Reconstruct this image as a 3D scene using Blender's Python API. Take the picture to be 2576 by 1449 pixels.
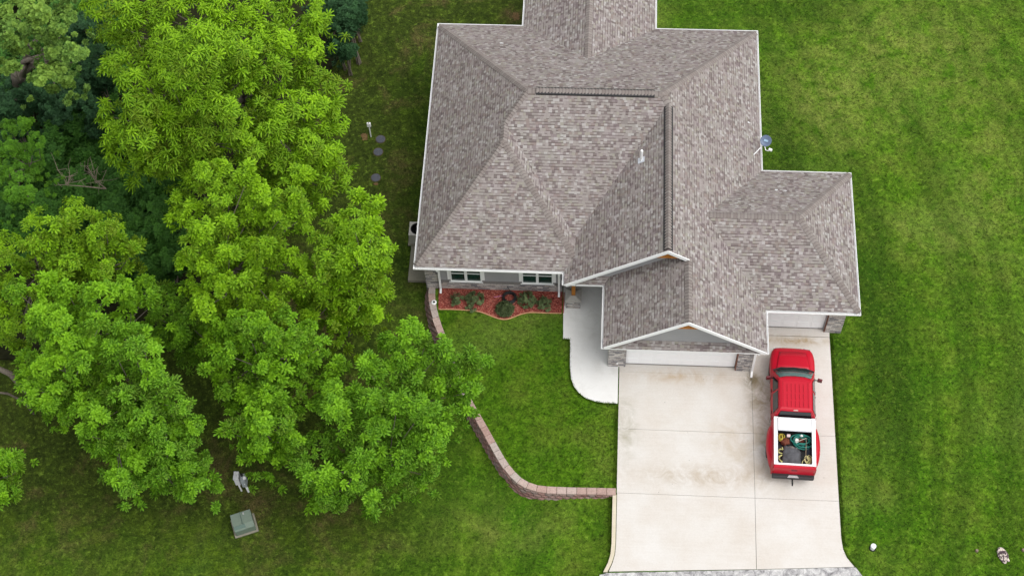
import bpy, bmesh, math, random
import numpy as np
from mathutils import Vector, Matrix
R_ = math.radians
for o in list(bpy.data.objects): bpy.data.objects.remove(o)
SC = bpy.context.scene
COL = SC.collection
rng = np.random.default_rng(7)
random.seed(7)

# ------------------------------------------------------------------ camera
CAM = dict(f=3904.55, th=.5307, ro=.0285, ps=.0533, c=(-5.5689, -32.6578, 60.6167))
cd = bpy.data.cameras.new('camera'); cam = bpy.data.objects.new('camera', cd); COL.objects.link(cam)
cam.location = CAM['c']; cam.rotation_euler = (CAM['th'], CAM['ro'], CAM['ps'])
cd.sensor_width = 36; cd.lens = CAM['f'] / 2576 * 36; cd.clip_start = 1; cd.clip_end = 2000
SC.camera = cam
# ------------------------------------------------------------------ world, sun, exposure
SUN_EL, SUN_AZ = R_(62), R_(112)          # azimuth clockwise from north (+Y)
w = bpy.data.worlds.new('World'); SC.world = w; w.use_nodes = True
nt = w.node_tree; nt.nodes.clear()
sky = nt.nodes.new('ShaderNodeTexSky'); sky.sky_type = 'NISHITA'; sky.sun_disc = False
sky.sun_elevation = SUN_EL; sky.sun_rotation = SUN_AZ; sky.dust_density = 3; sky.air_density = 1
hs = nt.nodes.new('ShaderNodeHueSaturation'); hs.inputs['Saturation'].default_value = .15
bg = nt.nodes.new('ShaderNodeBackground'); bg.inputs['Strength'].default_value = .15
wo = nt.nodes.new('ShaderNodeOutputWorld')
nt.links.new(sky.outputs[0], hs.inputs['Color']); nt.links.new(hs.outputs[0], bg.inputs[0]); nt.links.new(bg.outputs[0], wo.inputs[0])
sd = bpy.data.lights.new('sun', 'SUN'); sd.energy = .5; sd.angle = R_(50); sd.color = (1, .98, .95)
sun = bpy.data.objects.new('sun', sd); COL.objects.link(sun)
sdir = Vector((math.sin(SUN_AZ) * math.cos(SUN_EL), math.cos(SUN_AZ) * math.cos(SUN_EL), math.sin(SUN_EL)))
sun.rotation_euler = sdir.to_track_quat('Z', 'Y').to_euler(); sun.location = (0, 0, 90)
SC.render.engine = 'CYCLES'
SC.view_settings.view_transform = 'Standard'; SC.view_settings.look = 'None'
SC.view_settings.gamma = 1; SC.view_settings.exposure = .74
SC.cycles.max_bounces = 6; SC.cycles.diffuse_bounces = 4; SC.cycles.transmission_bounces = 4; SC.cycles.transparent_max_bounces = 4

# ------------------------------------------------------------------ helpers
def rotm(th, ro, ps):
    return (Matrix.Rotation(ps, 3, 'Z') @ Matrix.Rotation(ro, 3, 'Y') @ Matrix.Rotation(th, 3, 'X'))
RM = rotm(CAM['th'], CAM['ro'], CAM['ps']); CC = Vector(CAM['c'])
def at(x, y, z=0.0):                      # photo position + height above the drive -> world point
    d = RM @ Vector(((x - 1288) / CAM['f'], -(y - 724.5) / CAM['f'], -1))
    return CC + d * ((z - CC.z) / d.z)
def sm(a, b, t):
    t = max(0., min(1., (t - a) / (b - a))); return t * t * (3 - 2 * t)
def tag(o, label=None, cat=None, group=None, kind=None):
    if label: o['label'] = label
    if cat: o['category'] = cat
    if group: o['group'] = group
    if kind: o['kind'] = kind
    return o
def empty(name, loc=(0, 0, 0), rz=0, label=None, cat=None, group=None):
    o = bpy.data.objects.new(name, None); COL.objects.link(o); o.location = loc; o.rotation_euler = (0, 0, rz)
    o.empty_display_size = .2
    return tag(o, label, cat, group)
def tree_copy(o, parent=None):
    c = o.copy(); COL.objects.link(c); c.parent = parent
    for ch in list(o.children): tree_copy(ch, c)
    return c
class MB:
    def __init__(s): s.v = []; s.f = []; s.uv = {}
    def add(s, vs, fs):
        n = len(s.v); s.v += [tuple(p) for p in vs]; s.f += [tuple(i + n for i in f) for f in fs]; return s
    def box(s, x0, x1, y0, y1, z0, z1, m=None):
        vs = [Vector((x, y, z)) for z in (z0, z1) for y in (y0, y1) for x in (x0, x1)]
        if m is not None: vs = [m @ p for p in vs]
        return s.add(vs, [(0, 2, 3, 1), (4, 5, 7, 6), (0, 1, 5, 4), (2, 6, 7, 3), (0, 4, 6, 2), (1, 3, 7, 5)])
    def prism(s, poly, z0, z1, m=None):   # poly ccw
        n = len(poly); vs = [Vector((x, y, z0)) for x, y in poly] + [Vector((x, y, z1)) for x, y in poly]
        if m is not None: vs = [m @ p for p in vs]
        fs = [tuple(range(n - 1, -1, -1)), tuple(range(n, 2 * n))] + [(i, (i + 1) % n, n + (i + 1) % n, n + i) for i in range(n)]
        return s.add(vs, fs)
    def tube(s, pts, rad, n=8, cap=True):
        pts = [Vector(p) for p in pts]
        if not hasattr(rad, '__len__'): rad = [rad] * len(pts)
        vs = []; ref = None
        for i, p in enumerate(pts):
            d = (pts[min(i + 1, len(pts) - 1)] - pts[max(i - 1, 0)])
            d = d.normalized() if d.length > 1e-9 else Vector((0, 0, 1))
            if ref is None: ref = d.orthogonal().normalized()
            a = (ref - d * ref.dot(d)); a = a.normalized() if a.length > 1e-6 else d.orthogonal().normalized()
            ref = a; b = d.cross(a)
            for k in range(n):
                t = 2 * math.pi * k / n; vs.append(p + (a * math.cos(t) + b * math.sin(t)) * rad[i])
        fs = [(i * n + k, i * n + (k + 1) % n, (i + 1) * n + (k + 1) % n, (i + 1) * n + k) for i in range(len(pts) - 1) for k in range(n)]
        if cap: fs += [tuple(range(n - 1, -1, -1)), tuple((len(pts) - 1) * n + k for k in range(n))]
        return s.add(vs, fs)
    def lathe(s, prof, c=(0, 0, 0), n=24, m=None):   # prof (r,z)
        vs = []
        for r, z in prof:
            for k in range(n):
                t = 2 * math.pi * k / n; p = Vector((r * math.cos(t), r * math.sin(t), z))
                if m is not None: p = m @ p
                vs.append(p + Vector(c))
        L = len(prof)
        fs = [(i * n + k, i * n + (k + 1) % n, (i + 1) * n + (k + 1) % n, (i + 1) * n + k) for i in range(L - 1) for k in range(n)]
        fs += [tuple(range(n - 1, -1, -1)), tuple((L - 1) * n + k for k in range(n))]
        return s.add(vs, fs)
    def loft(s, rings, closed=True, cap=True):
        n = len(rings[0]); vs = [p for r in rings for p in r]
        fs = []
        for i in range(len(rings) - 1):
            for k in range(n if closed else n - 1):
                fs.append((i * n + k, i * n + (k + 1) % n, (i + 1) * n + (k + 1) % n, (i + 1) * n + k))
        if cap and closed: fs += [tuple(range(n - 1, -1, -1)), tuple((len(rings) - 1) * n + k for k in range(n))]
        return s.add(vs, fs)
    def build(s, name, mat, parent=None, smooth=False, bevel=0, seg=2, recalc=True):
        me = bpy.data.meshes.new(name); me.from_pydata([tuple(p) for p in s.v], [], s.f)
        if recalc:
            b = bmesh.new(); b.from_mesh(me); bmesh.ops.recalc_face_normals(b, faces=b.faces); b.to_mesh(me); b.free()
        me.materials.append(mat)
        if smooth: me.polygons.foreach_set('use_smooth', [True] * len(me.polygons))
        o = bpy.data.objects.new(name, me); COL.objects.link(o)
        if parent: o.parent = parent
        if bevel:
            m = o.modifiers.new('bevel', 'BEVEL'); m.width = bevel; m.segments = seg; m.limit_method = 'ANGLE'; m.angle_limit = R_(35)
        return o

# ------------------------------------------------------------------ materials
def srgb(r, g, b, k=1.0):
    f = lambda c: ((c / 255) / 12.92 if c <= 10.3 else (((c / 255) + .055) / 1.055) ** 2.4) * k
    return (f(r), f(g), f(b), 1)
class NT:
    def __init__(s, name, rough=.8, spec=.3):
        s.m = bpy.data.materials.new(name); s.m.use_nodes = True; s.t = s.m.node_tree; s.p = s.t.nodes['Principled BSDF']
        s.p.inputs['Roughness'].default_value = rough; s.p.inputs['Specular IOR Level'].default_value = spec
    def n(s, typ, **kw):
        nd = s.t.nodes.new(typ)
        for k, v in kw.items():
            if k.startswith('i_'):
                key = k[2:]; key = int(key) if key.isdigit() else key.replace('_', ' ')
                nd.inputs[key].default_value = v
            else: setattr(nd, k, v)
        return nd
    def l(s, a, b): s.t.links.new(a, b)
    def noise(s, vec, scale, detail=4, rough=.6, dist=0):
        nd = s.n('ShaderNodeTexNoise', i_Scale=scale, i_Detail=detail, i_Roughness=rough, i_Distortion=dist); s.l(vec, nd.inputs['Vector']); return nd.outputs['Fac']
    def ramp(s, fac, stops, interp='LINEAR'):
        nd = s.n('ShaderNodeValToRGB'); cr = nd.color_ramp; cr.interpolation = interp
        while len(cr.elements) < len(stops): cr.elements.new(.5)
        for e, (p, c) in zip(cr.elements, stops): e.position = p; e.color = c if hasattr(c, '__len__') else (c, c, c, 1)
        s.l(fac, nd.inputs[0]); return nd.outputs[0]
    def mix(s, fac, a, b, mode='MIX'):
        nd = s.n('ShaderNodeMix', data_type='RGBA', blend_type=mode)
        for sock, v in ((nd.inputs[0], fac), (nd.inputs[6], a), (nd.inputs[7], b)):
            if isinstance(v, bpy.types.NodeSocket): s.l(v, sock)
            else: sock.default_value = v
        return nd.outputs[2]
    def math(s, op, a, b=None, c=None, clamp=False):
        nd = s.n('ShaderNodeMath', operation=op, use_clamp=clamp)
        for i, v in enumerate((a, b, c)):
            if v is None: continue
            if isinstance(v, bpy.types.NodeSocket): s.l(v, nd.inputs[i])
            else: nd.inputs[i].default_value = v
        return nd.outputs[0]
    def coord(s, which='Object'): return s.n('ShaderNodeTexCoord').outputs[which]
    def pos(s): return s.n('ShaderNodeNewGeometry').outputs['Position']
    def sep(s, v):
        nd = s.n('ShaderNodeSeparateXYZ'); s.l(v, nd.inputs[0]); return nd.outputs
    def comb(s, x, y, z=0):
        nd = s.n('ShaderNodeCombineXYZ')
        for i, v in enumerate((x, y, z)):
            if isinstance(v, bpy.types.NodeSocket): s.l(v, nd.inputs[i])
            else: nd.inputs[i].default_value = v
        return nd.outputs[0]
    def scale(s, v, sc):
        nd = s.n('ShaderNodeVectorMath', operation='MULTIPLY'); s.l(v, nd.inputs[0]); nd.inputs[1].default_value = sc; return nd.outputs[0]
    def bump(s, h, strength=.5, dist=.02):
        nd = s.n('ShaderNodeBump', i_Strength=strength, i_Distance=dist); s.l(h, nd.inputs['Height']); s.l(nd.outputs[0], s.p.inputs['Normal'])
    def color(s, c):
        if isinstance(c, bpy.types.NodeSocket): s.l(c, s.p.inputs['Base Color'])
        else: s.p.inputs['Base Color'].default_value = c
        return s.m
    def mask(s, v, a, b):   # smooth 0..1 between a and b
        nd = s.n('ShaderNodeMapRange', interpolation_type='SMOOTHSTEP'); s.l(v, nd.inputs[0])
        nd.inputs[1].default_value = a; nd.inputs[2].default_value = b; return nd.outputs[0]
def plain(name, col, rough=.6, spec=.4, var=.12, nscale=8, metal=0, coat=0, bump=0):
    t = NT(name, rough, spec); v = t.coord()
    n = t.noise(v, nscale, 5)
    a = tuple(min(1, c * (1 - var)) for c in col[:3]) + (1,); b = tuple(min(1, c * (1 + var)) for c in col[:3]) + (1,)
    t.color(t.mix(t.ramp(n, [(.3, 0.), (.7, 1.)]), a, b)); t.p.inputs['Metallic'].default_value = metal
    if coat: t.p.inputs['Coat Weight'].default_value = coat; t.p.inputs['Coat Roughness'].default_value = .08
    if bump: t.bump(t.noise(v, nscale * 8, 4), bump, .01)
    return t.m
M = {}
def grass_mat(name, east=True):
    t = NT(name, .9, .12); P = t.pos(); x, y, z = t.sep(P)
    big = t.noise(P, .10, 4, .55, .4); mid = t.noise(P, .55, 5, .65); clump = t.noise(P, 2.6, 5, .7); fine = t.noise(P, 16, 4, .75)
    # mower passes: streaks running roughly north-south, each with its own tone
    st = t.noise(t.comb(t.math('ADD', t.math('MULTIPLY', x, 1.0), t.math('MULTIPLY', t.math('MULTIPLY', y, y), .012)), t.math('MULTIPLY', y, .04), 0), 1.05, 1, .4)
    g = t.ramp(clump, [(.28, srgb(48, 78, 8)), (.5, srgb(72, 109, 14)), (.72, srgb(101, 138, 28))])
    g = t.mix(t.math('MULTIPLY', t.ramp(mid, [(.45, 0.), (.72, 1.)]), .55), g, srgb(108, 118, 44))
    g = t.mix(t.math('MULTIPLY', t.ramp(big, [(.50, 0.), (.72, 1.)]), .55), g, srgb(122, 136, 66))
    g = t.mix(t.math('MULTIPLY', t.ramp(t.noise(P, .33, 3, .5), [(.5, 0.), (.7, 1.)]), .5), g, srgb(58, 104, 14))
    if east: g = t.mix(t.math('MULTIPLY', t.ramp(st, [(.44, 0.), (.56, 1.)]), .5), g, srgb(50, 78, 12))
    if east:
        def blob(cx, cy, sx, sy):
            a = t.math('DIVIDE', t.math('SUBTRACT', x, cx), sx); b = t.math('DIVIDE', t.math('SUBTRACT', y, cy), sy)
            return t.math('POWER', 2.718, t.math('MULTIPLY', t.math('ADD', t.math('MULTIPLY', a, a), t.math('MULTIPLY', b, b)), -1.))
        nb = t.ramp(t.noise(P, 1.1, 6, .7, .4), [(.36, 0.), (.64, 1.)])
        for cx, cy, sx, sy, k in ((5.6, 13.6, 3.2, 3.0, .75), (9.5, 6.3, 2.2, 1.4, .5), (9.5, 17.5, 5, 3.5, .6), (13, 10, 2.5, 6, .45), (-9.0, -8.6, 2.5, 1.2, .5)):
            g = t.mix(t.math('MULTIPLY', t.math('MULTIPLY', blob(cx, cy, sx, sy), nb), k, clamp=True), g, srgb(132, 142, 66))
        for cx, cy, sx, sy in ((3.3, 10.3, 1.6, 3.4), (6.9, 3.2, .9, 5.0), (7.5, -2., 1.0, 4.), (4.5, 19.5, 2.6, 1.2)):   # patches of deeper green turf
            g = t.mix(t.math('MULTIPLY', blob(cx, cy, sx, sy), .55), g, srgb(40, 66, 10))
    # west of the house the lawn is thin, olive and littered with leaves; colour also holds some tree shade
    wm = t.math('SUBTRACT', 1., t.mask(x, -17, -9.5)); nm = t.math('MULTIPLY', t.mask(y, 9, 19), t.math('SUBTRACT', 1., t.mask(x, -8, -4)))
    wm = t.math('MAXIMUM', wm, nm)
    south = t.math('SUBTRACT', 1., t.mask(y, -11.5, -7.5))
    wm = t.math('MULTIPLY', wm, t.math('SUBTRACT', 1., t.math('MULTIPLY', south, .45)))
    ol = t.ramp(clump, [(.3, srgb(40, 48, 14)), (.5, srgb(54, 63, 20)), (.66, srgb(70, 84, 24)), (.8, srgb(90, 94, 40))])
    if not east: wm = t.math('MULTIPLY', wm, .15)
    g = t.mix(t.math('MULTIPLY', wm, .85), g, ol)
    yg = t.math('MULTIPLY', t.math('MULTIPLY', t.math('SUBTRACT', 1., t.mask(y, -10.5, -7.5)), wm), t.ramp(t.noise(P, .8, 6, .7, .4), [(.5, 0.), (.62, 1.)])); g = t.mix(t.math('MULTIPLY', yg, .75), g, srgb(88, 112, 20))
    bare = t.math('MULTIPLY', t.ramp(t.noise(P, .45, 6, .65, .5), [(.52, 0.), (.72, 1.)]), wm)
    g = t.mix(t.math('MULTIPLY', bare, .62), g, t.ramp(fine, [(.3, srgb(84, 66, 44)), (.7, srgb(128, 104, 74))]))
    g = t.mix(.7, g, t.ramp(fine, [(.28, .2), (.5, .5), (.74, .85)]), 'OVERLAY')
    tuft = t.noise(P, 8.5, 3, .6, .3); g = t.mix(t.math('MULTIPLY', t.ramp(tuft, [(.34, 1.), (.46, 0.)]), .62), g, srgb(26, 44, 8)); g = t.mix(t.math('MULTIPLY', t.ramp(t.noise(P, 5.2, 4, .7, .3), [(.56, 0.), (.7, 1.)]), .4), g, srgb(128, 156, 56) if east else srgb(96, 136, 36))  # dark specks paint the shadows between grass blades, then random pale specks
    g = t.mix(.5, g, t.ramp(t.noise(P, 6.5, 5, .8), [(.3, .25), (.7, .8)]), 'OVERLAY')
    t.color(g); t.bump(t.math('ADD', fine, t.math('MULTIPLY', clump, 1.5)), 1.0, .06)
    return t.m
M['grass'] = grass_mat('lawn_grass'); M['front_grass'] = grass_mat('front_lawn_grass', False)

def shingle_mat():
    t = NT('shingles', .92, .12); U = t.n('ShaderNodeUVMap').outputs[0]; u, v, _ = t.sep(U)
    EXP = .131
    vr = t.math('DIVIDE', v, EXP); row = t.math('FLOOR', vr); fv = t.math('FRACT', vr)
    wn = t.n('ShaderNodeTexWhiteNoise', noise_dimensions='1D'); t.l(row, wn.inputs['W'])
    # tab widths wander: warp u with a 1D noise that differs per course
    wz = t.n('ShaderNodeTexNoise', noise_dimensions='2D', i_Scale=1.0, i_Detail=1.0)
    t.l(t.comb(t.math('MULTIPLY', u, 4.), t.math('MULTIPLY', row, 7.31)), wz.inputs['Vector'])
    uw = t.math('ADD', t.math('ADD', t.math('DIVIDE', u, .135), t.math('MULTIPLY', wn.outputs['Value'], 9.)), t.math('MULTIPLY', wz.outputs['Fac'], .9))
    col = t.math('FLOOR', uw); fu = t.math('FRACT', uw)
    w2 = t.n('ShaderNodeTexWhiteNoise', noise_dimensions='2D'); t.l(t.comb(col, row), w2.inputs['Vector'])
    c = t.ramp(w2.outputs['Value'], [(0, srgb(104, 93, 92)), (.11, srgb(122, 112, 110)), (.22, srgb(137, 129, 125)), (.42, srgb(143, 136, 131)), (.60, srgb(149, 142, 138)), (.74, srgb(142, 137, 126)), (.82, srgb(164, 160, 156)), (.93, srgb(128, 115, 109))], 'CONSTANT')
    # granule speckle
    gr = t.noise(t.scale(U, (1, 1, 1)), 42, 3, .8)
    c = t.mix(.35, c, t.ramp(gr, [(.3, .25), (.7, .8)]), 'OVERLAY')
    tint = t.noise(t.pos(), 1.7, 3, .6); c = t.mix(.22, c, t.ramp(tint, [(.35, srgb(146, 134, 138)), (.5, srgb(139, 131, 127)), (.65, srgb(135, 137, 127))]))
    c = t.mix(t.math('MULTIPLY', t.ramp(t.noise(t.pos(), .3, 5, .6), [(.42, 0.), (.7, 1.)]), .22), c, srgb(128, 118, 112))
    # shadow line painted along the lower lip of every course, deeper under thick (laminated) tabs
    w3 = t.n('ShaderNodeTexWhiteNoise', noise_dimensions='2D'); t.l(t.comb(t.math('ADD', col, 31.7), row), w3.inputs['Vector']); thick = t.math('GREATER_THAN', w3.outputs['Value'], .42)
    butt_shadow = t.math('LESS_THAN', fv, t.math('ADD', .02, t.math('MULTIPLY', thick, .24)))
    gap = t.math('MULTIPLY', t.math('LESS_THAN', fu, .07), .22)
    k = t.math('MAXIMUM', t.math('MULTIPLY', butt_shadow, .72), gap)
    c = t.mix(k, c, srgb(78, 66, 64))
    t.color(c)
    h = t.math('ADD', t.math('MULTIPLY', thick, .35), t.math('SUBTRACT', 1., fv))
    t.bump(h, .55, .012)
    return t.m
M['shingle'] = shingle_mat()
def cap_mat():
    t = NT('ridge_cap_shingles', .92, .12); U = t.n('ShaderNodeUVMap').outputs[0]; u, v, _ = t.sep(U)
    w = t.n('ShaderNodeTexWhiteNoise', noise_dimensions='1D'); t.l(t.math('FLOOR', v), w.inputs['W'])
    c = t.ramp(w.outputs['Value'], [(0, srgb(124, 115, 110)), (.5, srgb(131, 123, 118)), (1, srgb(138, 131, 126))])
    c = t.mix(.3, c, t.ramp(t.noise(t.pos(), 40, 3, .8), [(.3, .3), (.7, .75)]), 'OVERLAY')
    c = t.mix(t.math('MULTIPLY', t.math('LESS_THAN', t.math('FRACT', v), .15), .38), c, srgb(70, 60, 58))  # dark stripe on each cap stands in for the shadow at its overlap
    t.color(c); return t.m
M['cap'] = cap_mat()
def concrete(name, base, warm, stain=True, spots=True):
    t = NT(name, .85, .2); P = t.pos(); x, y, z = t.sep(P)
    c = t.mix(t.ramp(t.noise(P, .45, 5, .6), [(.35, 0.), (.68, 1.)]), base, warm)
    c = t.mix(.22, c, t.ramp(t.noise(P, 14, 5, .7), [(.3, .35), (.7, .65)]), 'OVERLAY')
    c = t.mix(.25, c, t.ramp(t.noise(t.scale(P, (.6, 9, 1)), 1.2, 4, .7), [(.3, .42), (.7, .58)]), 'OVERLAY')
    if stain:
        def blob(cx, cy, sx, sy):
            a = t.math('DIVIDE', t.math('SUBTRACT', x, cx), sx); b = t.math('DIVIDE', t.math('SUBTRACT', y, cy), sy)
            d = t.math('ADD', t.math('MULTIPLY', a, a), t.math('MULTIPLY', b, b)); return t.math('POWER', 2.718, t.math('MULTIPLY', d, -1.))
        nz = t.ramp(t.noise(P, 1.5, 6, .7, .8), [(.38, 0.), (.66, 1.)])
        def put(c, b, colr, k): return t.mix(t.math('MULTIPLY', t.math('MULTIPLY', b, nz), k, clamp=True), c, colr)
        c = put(c, blob(1.5, -1.45, .30, .28), srgb(92, 86, 66), 1.9)
        c = put(c, blob(1.85, -2.2, .55, .9), srgb(142, 130, 104), 1.3)
        c = put(c, blob(1.2, -4.6, 1.5, 1.3), srgb(180, 166, 142), .7)
        c = put(c, blob(-.6, -6.1, 2.6, .45), srgb(160, 140, 112), .8)
        c = put(c, blob(-4.0, -4.0, .5, 1.4), srgb(140, 134, 108), .7)
        c = put(c, blob(3.2, .55, 1.8, .22), srgb(160, 136, 96), 1.1)
        c = put(c, blob(2.0, -4.2, .5, 2.0), srgb(166, 154, 134), .8)
        c = put(c, blob(-1.4, -1.4, 2.4, .35), srgb(176, 150, 116), .7)
    if not stain and spots:
        c = t.mix(t.math('MULTIPLY', t.ramp(t.noise(P, 1.1, 6, .7, .6), [(.5, 0.), (.72, 1.)]), .22), c, srgb(150, 144, 130))
    if spots:
        vn = t.n('ShaderNodeTexVoronoi', i_Scale=1.6); t.l(P, vn.inputs['Vector'])
        sp = t.math('MULTIPLY', t.math('LESS_THAN', vn.outputs['Distance'], .035), .5)
        c = t.mix(sp, c, srgb(96, 90, 76))
    t.color(c); t.bump(t.noise(P, 60, 4, .7), .25, .004)
    return t.m
M['drive'] = concrete('driveway_concrete', srgb(207, 203, 197), srgb(198, 190, 180))
M['walk'] = concrete('walk_concrete', srgb(226, 225, 222), srgb(217, 215, 211), False)
M['pad'] = concrete('old_concrete', srgb(150, 146, 132), srgb(126, 122, 108), False)
M['curb'] = concrete('kerb_concrete', srgb(208, 198, 176), srgb(194, 184, 160), False)
def gravel():
    t = NT('gravel', .95, .1); P = t.pos()
    c = t.ramp(t.noise(P, 3.5, 6, .75, .6), [(.32, srgb(88, 84, 86)), (.45, srgb(158, 156, 156)), (.62, srgb(208, 206, 203))])
    c = t.mix(.5, c, t.ramp(t.noise(P, 30, 4, .8), [(.3, .2), (.7, .8)]), 'OVERLAY'); t.color(c); t.bump(t.noise(P, 30, 4, .8), .8, .02); return t.m
M['gravel'] = gravel()
M['asphalt'] = plain('asphalt', srgb(92, 92, 92), .9, .2, .15, 3, bump=.5)
def stone_mat():
    t = NT('ledge_stone', .9, .2); P = t.pos(); x, y, z = t.sep(P)
    # courses of thin ledge stones; both wall directions share one running coordinate
    zz = t.math('DIVIDE', z, .085); row = t.math('FLOOR', zz); fz = t.math('FRACT', zz)
    wn = t.n('ShaderNodeTexWhiteNoise', noise_dimensions='1D'); t.l(row, wn.inputs['W'])
    uu = t.math('ADD', t.math('DIVIDE', t.math('ADD', x, y), .27), t.math('MULTIPLY', wn.outputs['Value'], 5.)); fu = t.math('FRACT', uu)
    w2 = t.n('ShaderNodeTexWhiteNoise', noise_dimensions='2D'); t.l(t.comb(t.math('FLOOR', uu), row), w2.inputs['Vector'])
    c = t.ramp(w2.outputs['Value'], [(0, srgb(130, 128, 131)), (.2, srgb(162, 157, 155)), (.45, srgb(188, 182, 177)), (.7, srgb(206, 200, 194)), (.88, srgb(178, 168, 160))], 'CONSTANT')
    c = t.mix(.5, c, t.ramp(t.noise(P, 14, 5, .75), [(.3, .25), (.7, .75)]), 'OVERLAY')
    j = t.math('MAXIMUM', t.math('LESS_THAN', fz, .14), t.math('LESS_THAN', fu, .04))
    c = t.mix(t.math('MULTIPLY', j, .65), c, srgb(70, 66, 66)); t.color(c)
    t.bump(t.math('ADD', t.math('MULTIPLY', w2.outputs['Value'], 1.), t.math('MULTIPLY', j, -1.)), .9, .02); return t.m
M['stone'] = stone_mat()
M['white'] = plain('white_trim', (.86, .86, .85, 1), .45, .4, .02)
M['door_white'] = plain('white_door', (.88, .88, .88, 1), .5, .4, .015)
def siding():
    t = NT('grey_siding', .7, .3); P = t.pos(); x, y, z = t.sep(P)
    c = t.mix(t.ramp(t.noise(P, 1.2, 4), [(.3, 0.), (.7, 1.)]), srgb(150, 150, 151), srgb(160, 159, 159))
    f = t.math('FRACT', t.math('DIVIDE', z, .16)); c = t.mix(t.math('MULTIPLY', t.math('LESS_THAN', f, .10), .18), c, srgb(110, 110, 112)); t.color(c)
    t.bump(f, .25, .01); return t.m
M['siding'] = siding()
def wood_mat(name, a, b):
    t = NT(name, .65, .3); v = t.coord(); c = t.ramp(t.noise(t.scale(v, (12, 12, 1.2)), 1.5, 5, .6), [(.3, a), (.7, b)]); t.color(c); return t.m
M['cedar'] = wood_mat('stained_cedar', srgb(150, 92, 30), srgb(186, 122, 48))
M['brown_trim'] = wood_mat('brown_trim', srgb(104, 62, 44), srgb(128, 80, 58))
M['glass'] = plain('window_glass', srgb(26, 54, 46), .08, .5, .2, 1.5)
M['dark'] = plain('dark_recess', srgb(34, 34, 36), .7, .2)
M['black'] = plain('black_plastic', srgb(30, 30, 31), .55, .4, .25, 12, bump=.2)
M['bark'] = NT('bark', .9, .15).m
def bark(m, a, b):
    t = NT(m, .9, .15); v = t.pos(); c = t.ramp(t.noise(t.scale(v, (4, 4, 1.5)), 5, 6, .75), [(.3, a), (.7, b)]); t.color(c); t.bump(t.noise(v, 18, 5, .8), .8, .03); return t.m
M['bark'] = bark('grey_bark', srgb(84, 76, 66), srgb(142, 132, 120)); M['dead'] = bark('dead_wood', srgb(118, 106, 90), srgb(164, 152, 134))
def leaf_mat(name, young, mid, old, rib, trans=.16):
    t = NT(name, .6, .16); a = t.n('ShaderNodeVertexColor', layer_name='tone'); s = t.n('ShaderNodeSeparateColor'); t.l(a.outputs[0], s.inputs[0])
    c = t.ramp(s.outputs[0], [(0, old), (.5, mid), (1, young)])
    c = t.mix(t.math('MULTIPLY', s.outputs[1], .55), c, rib)
    c = t.mix(.35, c, t.ramp(t.noise(t.pos(), 9, 3, .7), [(.3, .3), (.7, .7)]), 'OVERLAY')
    t.color(c)
    tr = t.n('ShaderNodeBsdfTranslucent'); t.l(t.mix(.5, c, rib), tr.inputs['Color'])
    ms = t.n('ShaderNodeMixShader'); ms.inputs[0].default_value = trans
    out = t.t.nodes['Material Output']; t.l(t.p.outputs[0], ms.inputs[1]); t.l(tr.outputs[0], ms.inputs[2]); t.l(ms.outputs[0], out.inputs['Surface'])
    return t.m
M['walnut'] = leaf_mat('walnut_leaves', srgb(120, 174, 16), srgb(58, 120, 8), srgb(24, 66, 5), srgb(170, 194, 48))
M['oak'] = leaf_mat('oak_leaves', srgb(112, 169, 18), srgb(53, 116, 9), srgb(22, 62, 6), srgb(148, 178, 50))
M['dark_oak'] = leaf_mat('dark_oak_leaves', srgb(108, 163, 20), srgb(50, 110, 11), srgb(20, 58, 7), srgb(148, 186, 56))
M['maple'] = leaf_mat('maple_leaves', srgb(122, 156, 58), srgb(80, 120, 46), srgb(48, 84, 34), srgb(140, 168, 80))
M['shade'] = leaf_mat('shade_leaves', srgb(78, 130, 46), srgb(54, 100, 38), srgb(34, 70, 30), srgb(88, 126, 56), .25)
M['blue'] = leaf_mat('blue_green_leaves', srgb(62, 102, 58), srgb(42, 76, 46), srgb(28, 54, 34), srgb(72, 106, 66), .2)
M['sapling'] = leaf_mat('sapling_leaves', srgb(92, 146, 32), srgb(58, 112, 24), srgb(30, 72, 16), srgb(120, 160, 50))
M['shrub'] = leaf_mat('shrub_leaves', srgb(104, 122, 84), srgb(52, 74, 48), srgb(26, 42, 28), srgb(134, 142, 92), .15)
M['yew'] = leaf_mat('yew_needles', srgb(92, 104, 68), srgb(70, 84, 52), srgb(50, 64, 38), srgb(92, 104, 68), .1)
def mulch():
    t = NT('red_mulch', .95, .1); P = t.pos()
    vn = t.n('ShaderNodeTexVoronoi', i_Scale=22); t.l(t.scale(P, (1, 1.6, 1)), vn.inputs['Vector'])
    s = t.n('ShaderNodeSeparateColor'); t.l(vn.outputs['Color'], s.inputs[0])
    c = t.ramp(s.outputs[0], [(0, srgb(92, 42, 38)), (.35, srgb(142, 68, 60)), (.7, srgb(166, 88, 76)), (1, srgb(190, 126, 110))])
    c = t.mix(.5, c, t.ramp(t.noise(P, 8, 5, .8), [(.3, .25), (.7, .75)]), 'OVERLAY'); t.color(c); t.bump(s.outputs[1], 1., .03); return t.m
M['mulch'] = mulch()
def block_mat(name, a, b, c3):
    t = NT(name, .95, .15); P = t.pos(); vc = t.n('ShaderNodeVertexColor', layer_name='tone'); s = t.n('ShaderNodeSeparateColor'); t.l(vc.outputs[0], s.inputs[0])
    c = t.ramp(s.outputs[0], [(0, a), (.5, b), (1, c3)]); c = t.mix(.5, c, t.ramp(t.noise(P, 12, 5, .8), [(.3, .25), (.7, .75)]), 'OVERLAY'); t.color(c); t.bump(t.noise(P, 25, 4, .8), .7, .02); return t.m
M['cap_block'] = block_mat('cap_blocks', srgb(164, 136, 126), srgb(180, 158, 148), srgb(172, 162, 155))
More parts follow.
